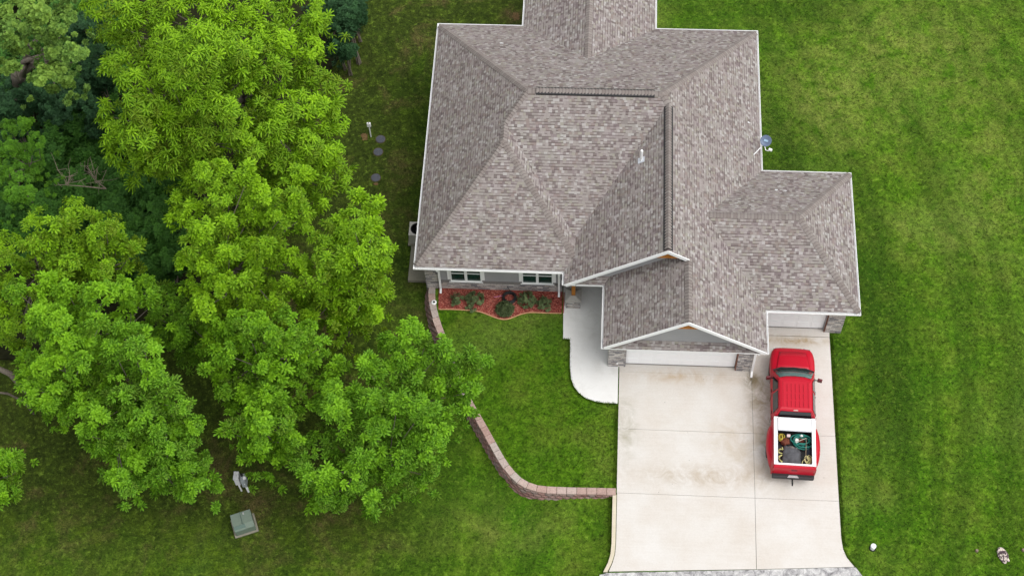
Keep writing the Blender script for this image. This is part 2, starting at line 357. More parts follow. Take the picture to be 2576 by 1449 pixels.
M['wall_block'] = block_mat('wall_blocks', srgb(122, 92, 86), srgb(144, 116, 108), srgb(130, 116, 110))

# ================================================================== SETTING
def step_z(x, y):        # lie of the land: level round the house, falling away to the west
    z = -.04 - .62 * sm(-4.2, -11.5, x) if x < -4.2 else -.04
    if y < -6.5: z -= .16 * sm(-4.3, -4.7, x) * (1 - sm(-12, -5.5, -abs(x) - 0) * 0) * sm(-6.5, -7.0, y) * (1 - .6 * sm(-8.5, -10.5, y))
    z += .05 * math.sin(x * .31 + 1) * math.sin(y * .27) * sm(-14, -20, x)
    return z
def terrain():
    xs = np.concatenate([np.linspace(-260, -50, 15), np.arange(-48, -6, .8), np.arange(-6, -3.4, .13), np.arange(-3, 20, 1.0), np.linspace(24, 240, 14)])
    ys = np.concatenate([np.linspace(-220, -24, 14), np.arange(-22, -8, .7), np.arange(-8, -6, .13), np.arange(-6, 34, 1.0), np.linspace(38, 320, 16)])
    vs = [(x, y, step_z(x, y)) for y in ys for x in xs]; n = len(xs)
    fs = [(j * n + i, j * n + i + 1, (j + 1) * n + i + 1, (j + 1) * n + i) for j in range(len(ys) - 1) for i in range(n - 1)]
    m = MB().add(vs, fs); o = m.build('ground', M['grass'], smooth=True, recalc=False); tag(o, kind='structure')
terrain()
def catmull(P, n=8, closed=False):
    P = [Vector(p) for p in P]; out = []
    for i in range(len(P) - 1):
        p0 = P[max(i - 1, 0)]; p1 = P[i]; p2 = P[i + 1]; p3 = P[min(i + 2, len(P) - 1)]
        for k in range(n):
            t = k / n; out.append(.5 * ((2 * p1) + (p2 - p0) * t + (2 * p0 - 5 * p1 + 4 * p2 - p3) * t * t + (3 * p1 - p0 - 3 * p2 + p3) * t ** 3))
    out.append(P[-1]); return out
WALL_C = [(-12.82, 2.75), (-12.78, 2.1), (-12.62, 1.4), (-12.42, .8), (-12.1, 0), (-11.6, -1.3), (-10.85, -2.85), (-10.02, -4.25), (-9.3, -5.5), (-8.85, -6.15), (-8.3, -6.68), (-7.6, -6.95), (-6.6, -6.99), (-5.4, -6.97), (-4.30, -6.95)]
wallc = catmull([(x, y, 0) for x, y in WALL_C], 10)
def structure(mb, name, mat, **k): return tag(mb.build(name, mat, **k), kind='structure')
# raised front lawn inside the retaining wall
poly = [(p.x, p.y) for p in wallc] + [(-4.33, -2.9), (-6.46, -1.6), (-6.46, 2.9)]
structure(MB().prism(poly, -.30, -.03), 'front_lawn', M['front_grass'])
def arc(cx, cy, r, a0, a1, n=14): return [(cx + r * math.cos(R_(a0 + (a1 - a0) * i / n)), cy + r * math.sin(R_(a0 + (a1 - a0) * i / n))) for i in range(n + 1)]
# entrance walk
wk = [(-4.31, -.6), (-4.31, 5.5), (-6.86, 5.5), (-6.86, 2.7), (-6.78, .27), (-6.47, .26), (-6.44, -.9)] + [(-6.42, -1.2), (-6.36, -1.7), (-6.22, -2.08), (-6.0, -2.38), (-5.7, -2.62), (-5.3, -2.76), (-4.9, -2.82), (-4.31, -2.83)]
structure(MB().prism(wk, -.28, .0), 'entrance_walk', M['walk'])
# driveway: slabs with open joints over a dark bed
g = .006
left = {-10.2: -4.36}
dr = MB()
ys = [(-.75, -4.03), (-4.03, -6.99)]
dr.box(-4.27 + g, 1.5 - g, -4.03 + g, -1.28, -.25, .012); dr.box(-4.27 + g, 1.5 - g, -1.28 + g, -.70, -.25, .012)
dr.box(-4.27 + g, 1.5 - g, -6.99 + g, -4.03 - g, -.25, .012)
dr.box(1.5 + g, 4.97, -4.03 + g, .76, -.25, .012); dr.box(1.5 + g, 4.97, .78 + g, 1.3, -.25, .012)
dr.box(1.5 + g, 4.97, -6.99 + g, -4.03 - g, -.25, .012)
lf = [(-4.25, -6.99 - g), (-4.25, -9.2), (-4.28, -9.7), (-4.38, -10.1), (-4.52, -10.45)]
dr.prism([(1.47, -10.10), (1.5 - g, -6.99 - g)] + lf, -.25, .012)
dr.prism([(1.5 + g, -6.99 - g), (1.49, -10.10), (5.45, -9.83), (5.16, -9.45), (5.03, -9.1), (4.98, -8.6), (4.97, -6.99 - g)][::-1], -.25, .012)
structure(dr, 'driveway', M['drive'])
structure(MB().box(-4.2, 4.9, -9.7, -.8, -.22, -.012), 'driveway_bed', M['dark'])
kb = MB(); kp = [(-4.35, -7.08), (-4.35, -9.2), (-4.38, -9.7), (-4.48, -10.08), (-4.66, -10.48)]
kr = [[Vector((x - .085, y, -.3)), Vector((x + .075, y, -.3)), Vector((x + .075, y, .02)), Vector((x - .085, y, .02))] for x, y in kp]
structure(kb.loft(kr), 'driveway_kerb', M['curb'])
gr = [(-4.9, -10.62), (-4.6, -10.52), (1.5, -10.12), (5.5, -9.84), (5.75, -10.2), (5.6, -14), (-4.9, -14)]
structure(MB().prism(gr[::-1], -.2, -.005), 'gravel_apron', M['gravel'])
structure(MB().box(-200, 200, -21, -13.95, -.3, -.012), 'road', M['asphalt'])
# slab by the west wall
structure(MB().box(-14.02, -13.1, 3.30, 5.3, -.85, -.48), 'side_slab', M['pad'])
# mulch bed
mb_ = [(-12.52, 2.70), (-12.44, 1.55), (-11.9, 1.57), (-11.06, 1.55), (-10.6, 1.50), (-10.2, 1.36), (-9.8, 1.20), (-9.5, 1.14), (-9.2, 1.20), (-8.75, 1.42), (-8.3, 1.54), (-7.6, 1.54), (-6.9, 1.55), (-6.88, 2.70)]
structure(MB().prism(mb_, -.1, .005), 'mulch_bed', M['mulch'])
eg = catmull([(x, y, .012) for x, y in mb_[1:-1]], 5)
tag(MB().tube(eg, .028, 6).build('bed_edging', plain('edging', srgb(196, 148, 112), .8, .2, .2, 10), smooth=True), 'pale curving edging strip between the red mulch bed and the front lawn', 'edging')
tag(MB().box(-6.845, -6.80, 1.56, 2.62, -.1, .05).build('edging_board', plain('red_edging', srgb(150, 84, 76), .8, .2)), 'short straight red edging board beside the stone porch pier', 'edging')

# retaining wall: real blocks, battered outwards, capped
def retaining_wall():
    root = empty('retaining_wall', (-8.85, -6.3, -.4), 0, 'curving red brown block retaining wall with pale pink cap stones', 'wall')
    L = [0]
    for a, b in zip(wallc, wallc[1:]): L.append(L[-1] + (b - a).length)
    def pt(s):
        s = max(0, min(L[-1] - 1e-4, s)); i = max(0, min(len(L) - 2, next((k for k in range(len(L) - 1) if L[k + 1] > s), len(L) - 2)))
        t = (s - L[i]) / (L[i + 1] - L[i]); p = wallc[i].lerp(wallc[i + 1], t); a = wallc[max(i - 1, 0)]; b = wallc[min(i + 2, len(wallc) - 1)]
        d = (b - a).normalized(); return p, Vector((d.y, -d.x, 0)) * 1.0   # right-hand side of travel
    loc = root.location
    def blocks(z0, z1, off, depth, blen, ph, tone):
        mb = MB(); cols = []; s = ph
        while s < L[-1] - .05:
            e = min(s + blen, L[-1]); p0, n0 = pt(s + .008); p1, n1 = pt(e - .008)
            n0 = -n0 if False else n0; n1 = n1
            # outward side is away from the lawn (towards west/south)
            for n in (n0, n1):
                if n.dot(Vector((-1, -.6, 0))) < 0: n.negate()
            if e >= L[-1] - .01: pass
            j = rng.uniform(-.012, .012); rgh = tone
            o0 = p0 + n0 * (off + j); o1 = p1 + n1 * (off + j); i0 = p0 + n0 * (off - depth); i1 = p1 + n1 * (off - depth)
            mid = (o0 + o1) / 2 + (n0 + n1) * (.022 if rgh else 0)
            base = [i0, o0, mid, o1, i1]; n = len(mb.v)
            vs = [Vector((q.x, q.y, z0)) - loc for q in base] + [Vector((q.x, q.y, z1)) - loc for q in base]
            if rgh:
                for k in (2,): vs[5 + k] += Vector((0, 0, 0)) - (n0 + n1) * .006
            mb.add(vs, [(4, 3, 2, 1, 0), (5, 6, 7, 8, 9), (0, 1, 6, 5), (1, 2, 7, 6), (2, 3, 8, 7), (3, 4, 9, 8), (4, 0, 5, 9)])
            cols += [rng.uniform(0, 1)] * 10; s = e
        o = mb.build('block_course' if tone else 'cap_stones', M['wall_block' if tone else 'cap_block'], root)
        ca = o.data.color_attributes.new('tone', 'FLOAT_COLOR', 'POINT'); a = np.ones((len(cols), 4), np.float32); a[:, 0] = cols; ca.data.foreach_set('color', a.ravel())
        m = o.modifiers.new('bevel', 'BEVEL'); m.width = .012; m.segments = 2
    blocks(-.045, .055, .15, .30, .42, 0, 0)
    for k in range(6): blocks(-.05 - .15 * (k + 1), -.055 - .15 * k, .17 + .045 * k, .25, .30, (k % 2) * .15, 1)
retaining_wall()

# ================================================================== HOUSE
L_, Bk, Re, p_, ze = -13.361, 15.5435, 1.8979, .70, 3.034
Fm, xw, Fw, xg, yg, yh = 2.80, -5.89, 1.813, -6.871, 1.346, -1.780
xk0, xk1, kN, pk = -9.308, -2.889, 19.4, .5264
xt, yt0, yt1, q_, xh, ygr = 5.823, 7.525, .214, .515, -5.116, 1.206
pW = lambda X, p: (p, 0, ze - p * X, ('W', X, p)); pE = lambda X, p: (-p, 0, ze + p * X, ('E', X, p))
pS = lambda Y, p: (0, p, ze - p * Y, ('S', Y, p)); pN = lambda Y, p: (0, -p, ze + p * Y, ('N', Y, p))
VOL = [([pW(L_, p_), pE(Re, p_), pS(Fm, q_), pN(Bk, q_)], (L_, Re, Fm, Bk)),
       ([pW(L_, p_), pS(Fw, q_), pE(xw, p_)], (L_, xw, Fw, 8.5)),
       ([pW(xg, p_), pE(Re, p_)], (xg, Re, ygr, 9.0)),
       ([pW(xh, p_), pE(Re, p_)], (xh, Re, yh - .05, 4.0)),
       ([pN(yt0, q_), pS(yt1, q_), pE(xt, p_)], (-2., xt, yt1, yt0)),
       ([pW(xk0, pk), pE(xk1, pk), pN(kN, .5)], (xk0, xk1, 11.5, kN))]
def zp(P, x, y): return P[0] * x + P[1] * y + P[2]
def top(x, y):
    best = None
    for pl, (a, b, c, d) in VOL:
        if a - 1e-6 <= x <= b + 1e-6 and c - 1e-6 <= y <= d + 1e-6:
            m = min(pl, key=lambda P: zp(P, x, y)); z = zp(m, x, y)
            if best is None or z > best[0] + 1e-7: best = (z, m)
    return best
HOUSE = empty('house', (-5, 6, 0), 0, 'house with brown grey shingle hip roofs, stone piers and white garage doors', 'house')
HL = Vector((-5, 6, 0))
def hb(mb, name, mat, parent=None, **k):
    mb.v = [(a - HL.x, b - HL.y, c) for a, b, c in mb.v]; return mb.build(name, mat, parent or HOUSE, **k)
def uv_of(tagp, x, y):
    k, c, p = tagp; s = math.sqrt(1 + p * p)
    return {'W': (y, (x - c) * s), 'E': (y + 40, (c - x) * s), 'S': (x + 80, (y - c) * s), 'N': (x + 120, (c - y) * s)}[k]
ins = .085
foot = [(L_ + ins, Bk - ins), (L_ + ins, Fw + ins), (xg + ins, Fw + ins), (xg + ins, ygr), (xh + ins, ygr), (xh + ins, yh), (Re - ins, yh), (Re - ins, yt1 + ins), (xt - ins, yt1 + ins), (xt - ins, yt0 - ins),
        (Re - ins, yt0 - ins), (Re - ins, Bk - ins), (xk1 - ins, Bk - ins), (xk1 - ins, kN - ins), (xk0 + ins, kN - ins), (xk0 + ins, Bk - ins)]
def roof_mesh():
    bm = bmesh.new(); bm.faces.new([bm.verts.new((x, y, 0)) for x, y in foot])
    planes = []; lines = set()
    for pl, dom in VOL:
        for P in pl:
            if all(P[:3] != Q[:3] for Q in planes): planes.append(P)
        a, b, c, d = dom
        for v in (a, b): lines.add((1., 0., round(-v, 6)))
        for v in (c, d): lines.add((0., 1., round(-v, 6)))
    for i in range(len(planes)):
        for j in range(i + 1, len(planes)):
            P, Q = planes[i], planes[j]; a, b, c = P[0] - Q[0], P[1] - Q[1], P[2] - Q[2]; n = math.hypot(a, b)
            if n < 1e-6: continue
            s = 1 if (a > 1e-9 or (abs(a) < 1e-9 and b > 0)) else -1
            lines.add((round(s * a / n, 6), round(s * b / n, 6), round(s * c / n, 6)))
    for a, b, c in lines:
        bmesh.ops.bisect_plane(bm, geom=bm.verts[:] + bm.edges[:] + bm.faces[:], plane_co=(-a * c, -b * c, 0), plane_no=(a, b, 0), dist=1e-5)
    out = bmesh.new(); uvl = out.loops.layers.uv.new('UVMap')
    for f in bm.faces:
        if f.calc_area() < 1e-7: continue
        c = f.calc_center_median(); t_ = top(c.x, c.y)
        if not t_: continue
        P = t_[1]; nf = out.faces.new([out.verts.new((v.co.x - HL.x, v.co.y - HL.y, zp(P, v.co.x, v.co.y))) for v in f.verts])
        for lp, v in zip(nf.loops, f.verts): lp[uvl].uv = uv_of(P[3], v.co.x, v.co.y)
    bmesh.ops.remove_doubles(out, verts=out.verts, dist=1e-4)
    bmesh.ops.dissolve_limit(out, angle_limit=.003, verts=out.verts, edges=out.edges)
    bmesh.ops.recalc_face_normals(out, faces=out.faces)
    for f in out.faces:
        if f.normal.z < 0: f.normal_flip()
    me = bpy.data.meshes.new('roof'); out.to_mesh(me); out.free(); bm.free()
    me.materials.append(M['shingle']); o = bpy.data.objects.new('roof', me); COL.objects.link(o); o.parent = HOUSE
    s = o.modifiers.new('thick', 'SOLIDIFY'); s.thickness = .04; s.offset = -1
    return o
ROOF = roof_mesh()
def sheet(quads, name, parent=None):    # quads: (tag plane, [(x,y)...])
    me = bpy.data.meshes.new(name); vs = []; fs = []; uv = []
    for P, pts in quads:
        n = len(vs); vs += [(x - HL.x, y - HL.y, zp(P, x, y)) for x, y in pts]; fs.append(tuple(range(n, n + len(pts)))); uv += [uv_of(P[3], x, y) for x, y in pts]
    me.from_pydata(vs, [], fs); u = me.uv_layers.new(name='UVMap')
    for i, c in enumerate(uv): u.data[i].uv = c
    me.materials.append(M['shingle']); o = bpy.data.objects.new(name, me); COL.objects.link(o); o.parent = parent or HOUSE
    s = o.modifiers.new('thick', 'SOLIDIFY'); s.thickness = .03; s.offset = -1
    return o
# garage roof carried on under the porch gable; little roofs at the foot of both gables
sheet([(pW(xh, p_), [(xh + ins, ygr - .0), (-1.9, ygr), (-1.9, 1.66), (xh + ins, 1.66)])], 'lower_roof')
sheet([(pS(yh, q_), [(xh + ins, yh + .0), (Re - ins, yh), (Re - ins, -1.38), (xh + ins, -1.38)])], 'pent_roof')
sheet([(pS(yg - .12, q_), [(xg + .1, yg - .06), (xh + .35, yg - .06), (xh + .75, 1.66), (xg + .1, 1.66)])], 'pent_roof')

def caps(segs, name, parent, width=.15, lift=0., mat=None):
    """overlapping cap shingles along ridges/hips: segs = (A, B) in world, running uphill or level"""
    me_v = []; me_f = []; uv = []; k = 0
    for A, B in segs:
        A, B = Vector(A), Vector(B); d = (B - A); Ln = d.length; d.normalize()
        side = d.cross(Vector((0, 0, 1))).normalized()
        mid = (A + B) / 2
        def slope(sg):
            pts = []
            for t in (.1, .25):
                q = mid + side * sg * t; tz = top(q.x, q.y); pts.append((q, tz[0]))
            return (pts[1][1] - pts[0][1]) / .15
        sl = [slope(-1), slope(1)]
        N = max(1, int(Ln / .143)); st = Ln / N
        for i in range(N):
            a = A + d * st * i; b = A + d * min(st * (i + 1.3), Ln + .04)
            n = len(me_v)
            for q, h in ((a, .032 + lift), (b, .012 + lift)):
                for sg, s_ in ((-1, sl[0]), (0, 0), (1, sl[1])):
                    if sg == 0: me_v.append(q + Vector((0, 0, h)))
                    else: me_v.append(q + side * sg * width + Vector((0, 0, s_ * width + h * .8)))
            for sg, s_ in ((-1, sl[0]), (0, 0), (1, sl[1])):      # butt underside
                me_v.append(a + side * sg * width + Vector((0, 0, s_ * width - .005)))
            me_f += [(n, n + 1, n + 4, n + 3), (n + 1, n + 2, n + 5, n + 4), (n + 6, n + 7, n + 1, n), (n + 7, n + 8, n + 2, n + 1)]
            uv += [(0, k), (0.5, k), (.5, k + .99), (0, k + .99)] * 2 + [(0, k)] * 8; k += 1
    me = bpy.data.meshes.new(name); me.from_pydata([(v.x - HL.x, v.y - HL.y, v.z) for v in me_v], [], me_f)
    u = me.uv_layers.new(name='UVMap')
    for i, c in enumerate(uv): u.data[i].uv = c
    me.materials.append(mat or M['cap']); o = bpy.data.objects.new(name, me); COL.objects.link(o); o.parent = parent; return o
def P3(x, y): return (x, y, top(x, y)[0])
hm = (Bk - Fm) / 2; zm = ze + q_ * hm; kx = q_ / p_
A1 = (L_ + hm * kx, Fm + hm, zm); A2 = (Re - hm * kx, Fm + hm, zm)
hg = (Re - xg) / 2; zg = ze + p_ * hg; G1 = (Re - hg, Fm + hg / kx, zg); G2 = (Re - hg, ygr, zg)
hw = (xw - L_) / 2; zw = ze + p_ * hw; W1 = (L_ + hw, Fm + hw / kx, zw); W2 = (L_ + hw, Fw + hw / kx, zw)
hh = (Re - xh) / 2; zh = ze + p_ * hh; xr = Re - hh
hk = (xk1 - xk0) / 2; zk = ze + pk * hk; K1 = ((xk0 + xk1) / 2, Bk - hk * pk / q_, zk); K2 = ((xk0 + xk1) / 2, kN - hk * pk / .5, zk)
ht = (yt0 - yt1) / 2; zt = ze + q_ * ht; T1 = (Re - ht * kx, (yt0 + yt1) / 2, zt); T2 = (xt - ht * kx, (yt0 + yt1) / 2, zt)
e_ = .12
def cor(x, y, sx, sy): return (x + sx * e_, y + sy * e_ / kx if False else y + sy * e_, ze + p_ * e_)
def hipend(apex, x, y):     # point on the hip a little inside the eave corner
    a = Vector(apex); c = Vector((x, y, ze)); return tuple(c.lerp(a, .03))
# right hip of the wing stops where the porch roof valley takes over
def hip_valley():
    a = Vector(W2); c = Vector((xw, Fw, ze)); last = a
    for i in range(1, 200):
        q = a.lerp(c, i / 200); tz = top(q.x, q.y)
        if tz is None or tz[0] > q.z + .01: break
        last = q
    return tuple(last)
caps([(hipend(A1, L_, Bk), A1), (W1, A1), (W2, W1), (hipend(W2, L_, Fw), W2), (hip_valley(), W2)], 'hip_cap', ROOF)
caps([(hipend(A2, Re, Bk), A2), (G1, A2)], 'hip_cap', ROOF)
caps([(K2, K1), (hipend(K2, xk0, kN), K2), (hipend(K2, xk1, kN), K2)], 'hip_cap', ROOF)
caps([(T2, T1), (hipend(T2, xt, yt0), T2), (hipend(T2, xt, yt1), T2)], 'hip_cap', ROOF)
caps([((xr, yh + .06, zh), (xr, ygr + .05, zh))], 'ridge_cap', ROOF)
vx0, vx1 = A1[0] + .38, A2[0] - .32
caps([(A1, (vx0, A1[1], zm))], 'ridge_cap', ROOF); caps([((vx1, A1[1], zm), A2)], 'ridge_cap', ROOF)
for (a, b) in ((((vx0, A1[1], zm)), ((vx1, A1[1], zm))), ((G2[0], G2[1] + .10, zg), (G1[0], G1[1] - .12, zg))):
    v = MB(); a, b = Vector(a), Vector(b); d = (b - a).normalized(); s = d.cross(Vector((0, 0, 1))); pp = q_ if abs(d.x) > .5 else p_; w_ = .195
    rings = [[q + s * w_ + Vector((0, 0, -pp * w_ + .005)), q + s * w_ + Vector((0, 0, -pp * w_ + .07)), q + Vector((0, 0, .07)), q - s * w_ + Vector((0, 0, -pp * w_ + .07)), q - s * w_ + Vector((0, 0, -pp * w_ + .005))] for q in (a, b)]
    v.loft(rings); vo = hb(v, 'ridge_vent', M['black'], ROOF)
    caps([(a, b)], 'ridge_cap', vo, .15, .062)

# soffit, fascia, gutters
outer = [(L_, Bk), (L_, Fw), (xg, Fw), (xg, yg - .09), (xh, yg - .09), (xh, yh), (Re, yh), (Re, yt1), (xt, yt1), (xt, yt0), (Re, yt0), (Re, Bk), (xk1, Bk), (xk1, kN), (xk0, kN), (xk0, Bk)]
def offset_poly(poly, d):
    out = []; n = len(poly)
    for i in range(n):
        a, b, c = Vector(poly[i - 1]), Vector(poly[i]), Vector(poly[(i + 1) % n]); e1 = (b - a).normalized(); e2 = (c - b).normalized()
        n1 = Vector((e1.y, -e1.x)); n2 = Vector((e2.y, -e2.x)); m = (n1 + n2); m = m / m.dot(n1); out.append(b - m * d)   # ccw: outward normal = (y,-x); inset d
    return out
hb(MB().prism([tuple(p) for p in offset_poly(outer, .14)], 2.86, 2.90), 'soffit', M['white'])
fi = [tuple(p) for p in offset_poly(outer, .125)]; fo = [tuple(p) for p in offset_poly(outer, .11)]
fm = MB(); n = len(outer)
for i in range(n):
    j = (i + 1) % n
    fm.add([(*fi[i], 2.84), (*fi[j], 2.84), (*fo[j], 2.84), (*fo[i], 2.84), (*fi[i], 3.02), (*fi[j], 3.02), (*fo[j], 3.02), (*fo[i], 3.02)], [(0, 1, 2, 3), (4, 7, 6, 5), (0, 4, 5, 1), (3, 2, 6, 7)])
hb(fm, 'fascia', M['white'])
prof = [(.11, 3.025), (.11, 2.905), (.03, 2.905), (.0, 2.97), (.0, 3.035), (.022, 3.035), (.028, 2.975), (.09, 2.92), (.09, 3.025)]
gm = MB(); rings = []
offs = {d: offset_poly(outer, d) for d, _ in prof}
for i in range(n + 1):
    rings.append([Vector((*offs[d][i % n], z)) for d, z in prof])
gm.loft(rings, cap=False); hb(gm, 'gutter', M['white'])

# walls
GY, TY = -.84, 1.24
wallp = [(-12.99, 15.1), (-12.99, 2.74), (-6.95, 2.74), (-6.95, 4.6), (-4.72, 4.6), (-4.72, GY), (1.40, GY), (1.40, TY), (5.42, TY), (5.42, 7.1), (1.52, 7.1), (1.52, 15.1), (-3.3, 15.1), (-3.3, 18.9), (-8.9, 18.9), (-8.9, 15.1)]
hb(MB().prism(wallp, -1.2, 2.88), 'wall', M['siding'])
def stone_box(x0, x1, y0, y1, z0, z1, name='stone_facing'): return hb(MB().box(x0, x1, y0, y1, z0, z1), name, M['stone'], bevel=.012)
stone_box(-13.05, -6.9, 2.66, 2.73, -1.1, .58)
hb(MB().box(-13.07, -6.88, 2.62, 2.732, .58, .63), 'stone_ledge', plain('ledge_cap', srgb(120, 116, 112), .8, .2))
stone_box(-13.06, -12.42, 2.64, 2.735, .6, 2.86); stone_box(-13.06, -13.0, 2.66, 3.4, -1.1, 2.86)
stone_box(-4.77, -4.01, -1.03, GY + .3, -.1, 2.86, 'stone_pier'); stone_box(.80, 1.45, -1.05, GY + .3, -.1, 2.86, 'stone_pier')
stone_box(4.76, 5.47, 1.02, TY + .35, -.2, 2.86, 'stone_pier')
for x0, y0, y1 in ((.77, -1.05, GY + .02), (4.72, 1.02, TY + .02)):
    hb(MB().box(x0, x0 + .027, y0, y1, 0, 2.85), 'door_jamb', M['brown_trim'])
hb(MB().box(4.69, 4.715, 1.10, TY + .02, 0, 2.85), 'door_jamb', M['siding'])
def garage_door(x0, x1, y, rows=4, cols=8):
    d = hb(MB().box(x0, x1, y - .03, y - .004, .02, 2.26), 'garage_door', M['door_white'])
    pm = MB(); rh = 2.2 / rows; cw = (x1 - x0) / cols
    for r in range(rows):
        for c in range(cols):
            pm.box(x0 + c * cw + .07, x0 + (c + 1) * cw - .07, y - .044, y - .031, .05 + r * rh + .08, .05 + (r + 1) * rh - .06)
    po = hb(pm, 'raised_panels', M['door_white'], bevel=.006); po.parent = d
    so = hb(MB().box(x0 - .02, x1 + .02, y - .055, y - .031, -.01, .045), 'weather_strip', plain('rubber', srgb(120, 116, 110), .7, .2)); so.parent = d
    hb(MB().box(x0 - .05, x1 + .05, y - .06, y - .003, 2.27, 2.86), 'door_header', M['white'])
garage_door(-3.99, .75, GY); garage_door(1.60, 4.68, TY, 4, 5)
def window(x0, x1, y, z0, z1):
    fr = MB(); t = .055; my = y - .07
    for a, b, c, d in ((x0, x0 + t, z0, z1), (x1 - t, x1, z0, z1), (x0 + t, x1 - t, z0, z0 + .04), (x0 + t, x1 - t, z1 - .09, z1)): fr.box(a, b, my, y - .004, c, d)
    xm = (x0 + x1) / 2; fr.box(xm - .06, xm + .06, my, y - .004, z0 + .04, z1 - .09)
    o = hb(fr, 'window', M['white'])
    s = MB().box(x0 - .06, x1 + .06, my - .05, my - .002, z0 - .015, z0 + .025)
    so = hb(s, 'sill', M['white']); so.parent = o
    for a, b in ((x0 - .13, x0 - .003), (x1 + .003, x1 + .13)): hb(MB().box(a, b, my + .02, y - .004, z0 + .14, z1 + .1), 'casing', M['white']).parent = o
    zr = 1.29
    for a, b in ((x0 + t, xm - .06), (xm + .06, x1 - t)):
        g_ = hb(MB().box(a, b, y - .03, y - .01, z0 + .04, z1 - .09), 'pane', M['glass']); g_.parent = o
        r = hb(MB().box(a, b, y - .055, y - .032, zr - .022, zr + .022), 'meeting_rail', M['white']); r.parent = o
        r = hb(MB().box(a, b, y - .05, y - .032, z0 + .04, z0 + .06), 'sash_rail', M['white']); r.parent = o
window(-11.93, -10.52, 2.74, .615, 2.25); window(-8.72, -7.32, 2.74, .615, 2.25)

def downspout(top_, bot, name='downspout', kick=(0, -.2)):
    a, b = Vector(top_), Vector(bot)
    m = MB(); w_, d_ = .045, .034
    def seg(p, q):
        dd = (q - p); s = Vector((1, 0, 0)); t_ = Vector((0, 1, 0)) if abs(dd.normalized().y) < .9 else Vector((0, 0, 1))
        r = [[v + s * w_ * i + t_ * d_ * j for i, j in ((-1, -1), (1, -1), (1, 1), (-1, 1))] for v in (p, q)]; m.loft(r)
    seg(a, Vector((a.x, a.y, 2.80))); seg(Vector((a.x, a.y, 2.82)), Vector((b.x, b.y, 2.50))); seg(Vector((b.x, b.y, 2.53)), Vector((b.x, b.y, .12))); seg(Vector((b.x, b.y, .15)), Vector((b.x + kick[0], b.y + kick[1], .03)))
    return hb(m, name, M['white'])
downspout((-12.34, Fw + .06, 2.93), (-12.40, 2.56, 0), kick=(0, -.16)); downspout((-7.02, Fw + .06, 2.93), (-7.05, 2.56, 0), kick=(0, -.16))
downspout((1.50, yh + .06, 2.93), (1.50, -1.10, 0), kick=(-.02, -.26))

# gables
def gable(x0, x1, xa, za, y, zb, slope_w, name='gable_wall'):
    pass
def tri_wall(pts, y, t, mat, name, parent=None):   # pts (x,z)
    n = len(pts); m = MB().add([(x, y, z) for x, z in pts] + [(x, y + t, z) for x, z in pts], [tuple(range(n)), tuple(range(2 * n - 1, n - 1, -1))] + [(i, n + i, n + (i + 1) % n, (i + 1) % n) for i in range(n)])
    return hb(m, name, mat, parent)
zf = lambda x: ze + p_ * (x - xh) - .045; zfe = lambda x: ze + p_ * (Re - x) - .045
gx0 = xh + .3
tri_wall([(gx0, zf(gx0)), (gx0, 3.05), (Re - .3, 3.05), (Re - .3, zfe(Re - .3)), (xr, zh - .05)], -1.42, .1, M['siding'], 'gable_wall')
zg_ = lambda x: ze + p_ * (x - xg) - .045
tri_wall([(xg + .3, zg_(xg + .3)), (xg + .3, 3.05), (Re - hg - .0, 3.05), (.2, 3.2), (.2, zfe(.2)), (Re - hg, zg - .05)], 1.62, .1, M['siding'], 'gable_wall')
def rake(x0, z0, x1, z1, y, w=.17, t=.035, drop=.035):   # sloping white board along a gable edge
    d = Vector((x1 - x0, 0, z1 - z0)).normalized(); nrm = Vector((-d.z, 0, d.x)); nrm = nrm if nrm.z > 0 else -nrm
    a, b = Vector((x0, 0, z0)), Vector((x1, 0, z1)); vs = []
    for yy in (y - t, y):
        vs += [a + nrm * drop, b + nrm * drop, b - nrm * (w - drop), a - nrm * (w - drop)]
    for i, v in enumerate(vs): v.y = (y - t) if i < 4 else y
    return MB().add(vs, [(0, 1, 2, 3), (7, 6, 5, 4), (0, 4, 5, 1), (1, 5, 6, 2), (2, 6, 7, 3), (3, 7, 4, 0)])
yr = yh - .002
hb(rake(xh + .12, ze + p_ * .12, xr, zh, yr), 'rake_board', M['white']); hb(rake(xr, zh, Re - .12, ze + p_ * .12, yr - .003), 'rake_board', M['white'])
hb(rake(xg + .12, ze + p_ * .12, Re - hg, zg, ygr - .002), 'rake_board', M['white']); hb(rake(Re - hg, zg, xr + .02, zh + .0, ygr - .005), 'rake_board', M['white'])
# rake soffits are closed by the roof slab; cedar truss work in the two peaks
def truss(xc, zc, y, half):
    o = tri_wall([(xc - half, zc - .21 - half * p_), (xc + half, zc - .21 - half * p_), (xc, zc - .21)], y + .02, .05, M['brown_trim'], 'gable_truss')
    zb = zc - .21 - half * p_
    b = hb(MB().box(xc - half - .05, xc + half + .05, y - .06, y + .015, zb - .05, zb + .07), 'tie_beam', M['cedar'], bevel=.008); b.parent = o
    b = hb(MB().box(xc - .06, xc + .06, y - .055, y + .012, zb + .075, zc - .24), 'king_post', M['cedar'], bevel=.008); b.parent = o
    for s in (-1, 1):
        m = MB(); m.tube([(xc + s * .07, y - .02, zb + .08), (xc + s * half * .45, y - .02, zb + .08 + half * .30)], .035, 4); b = hb(m, 'brace', M['cedar']); b.parent = o
truss(xr, zh, yr + .10, .52); truss(Re - hg, zg, ygr + .10, .52)

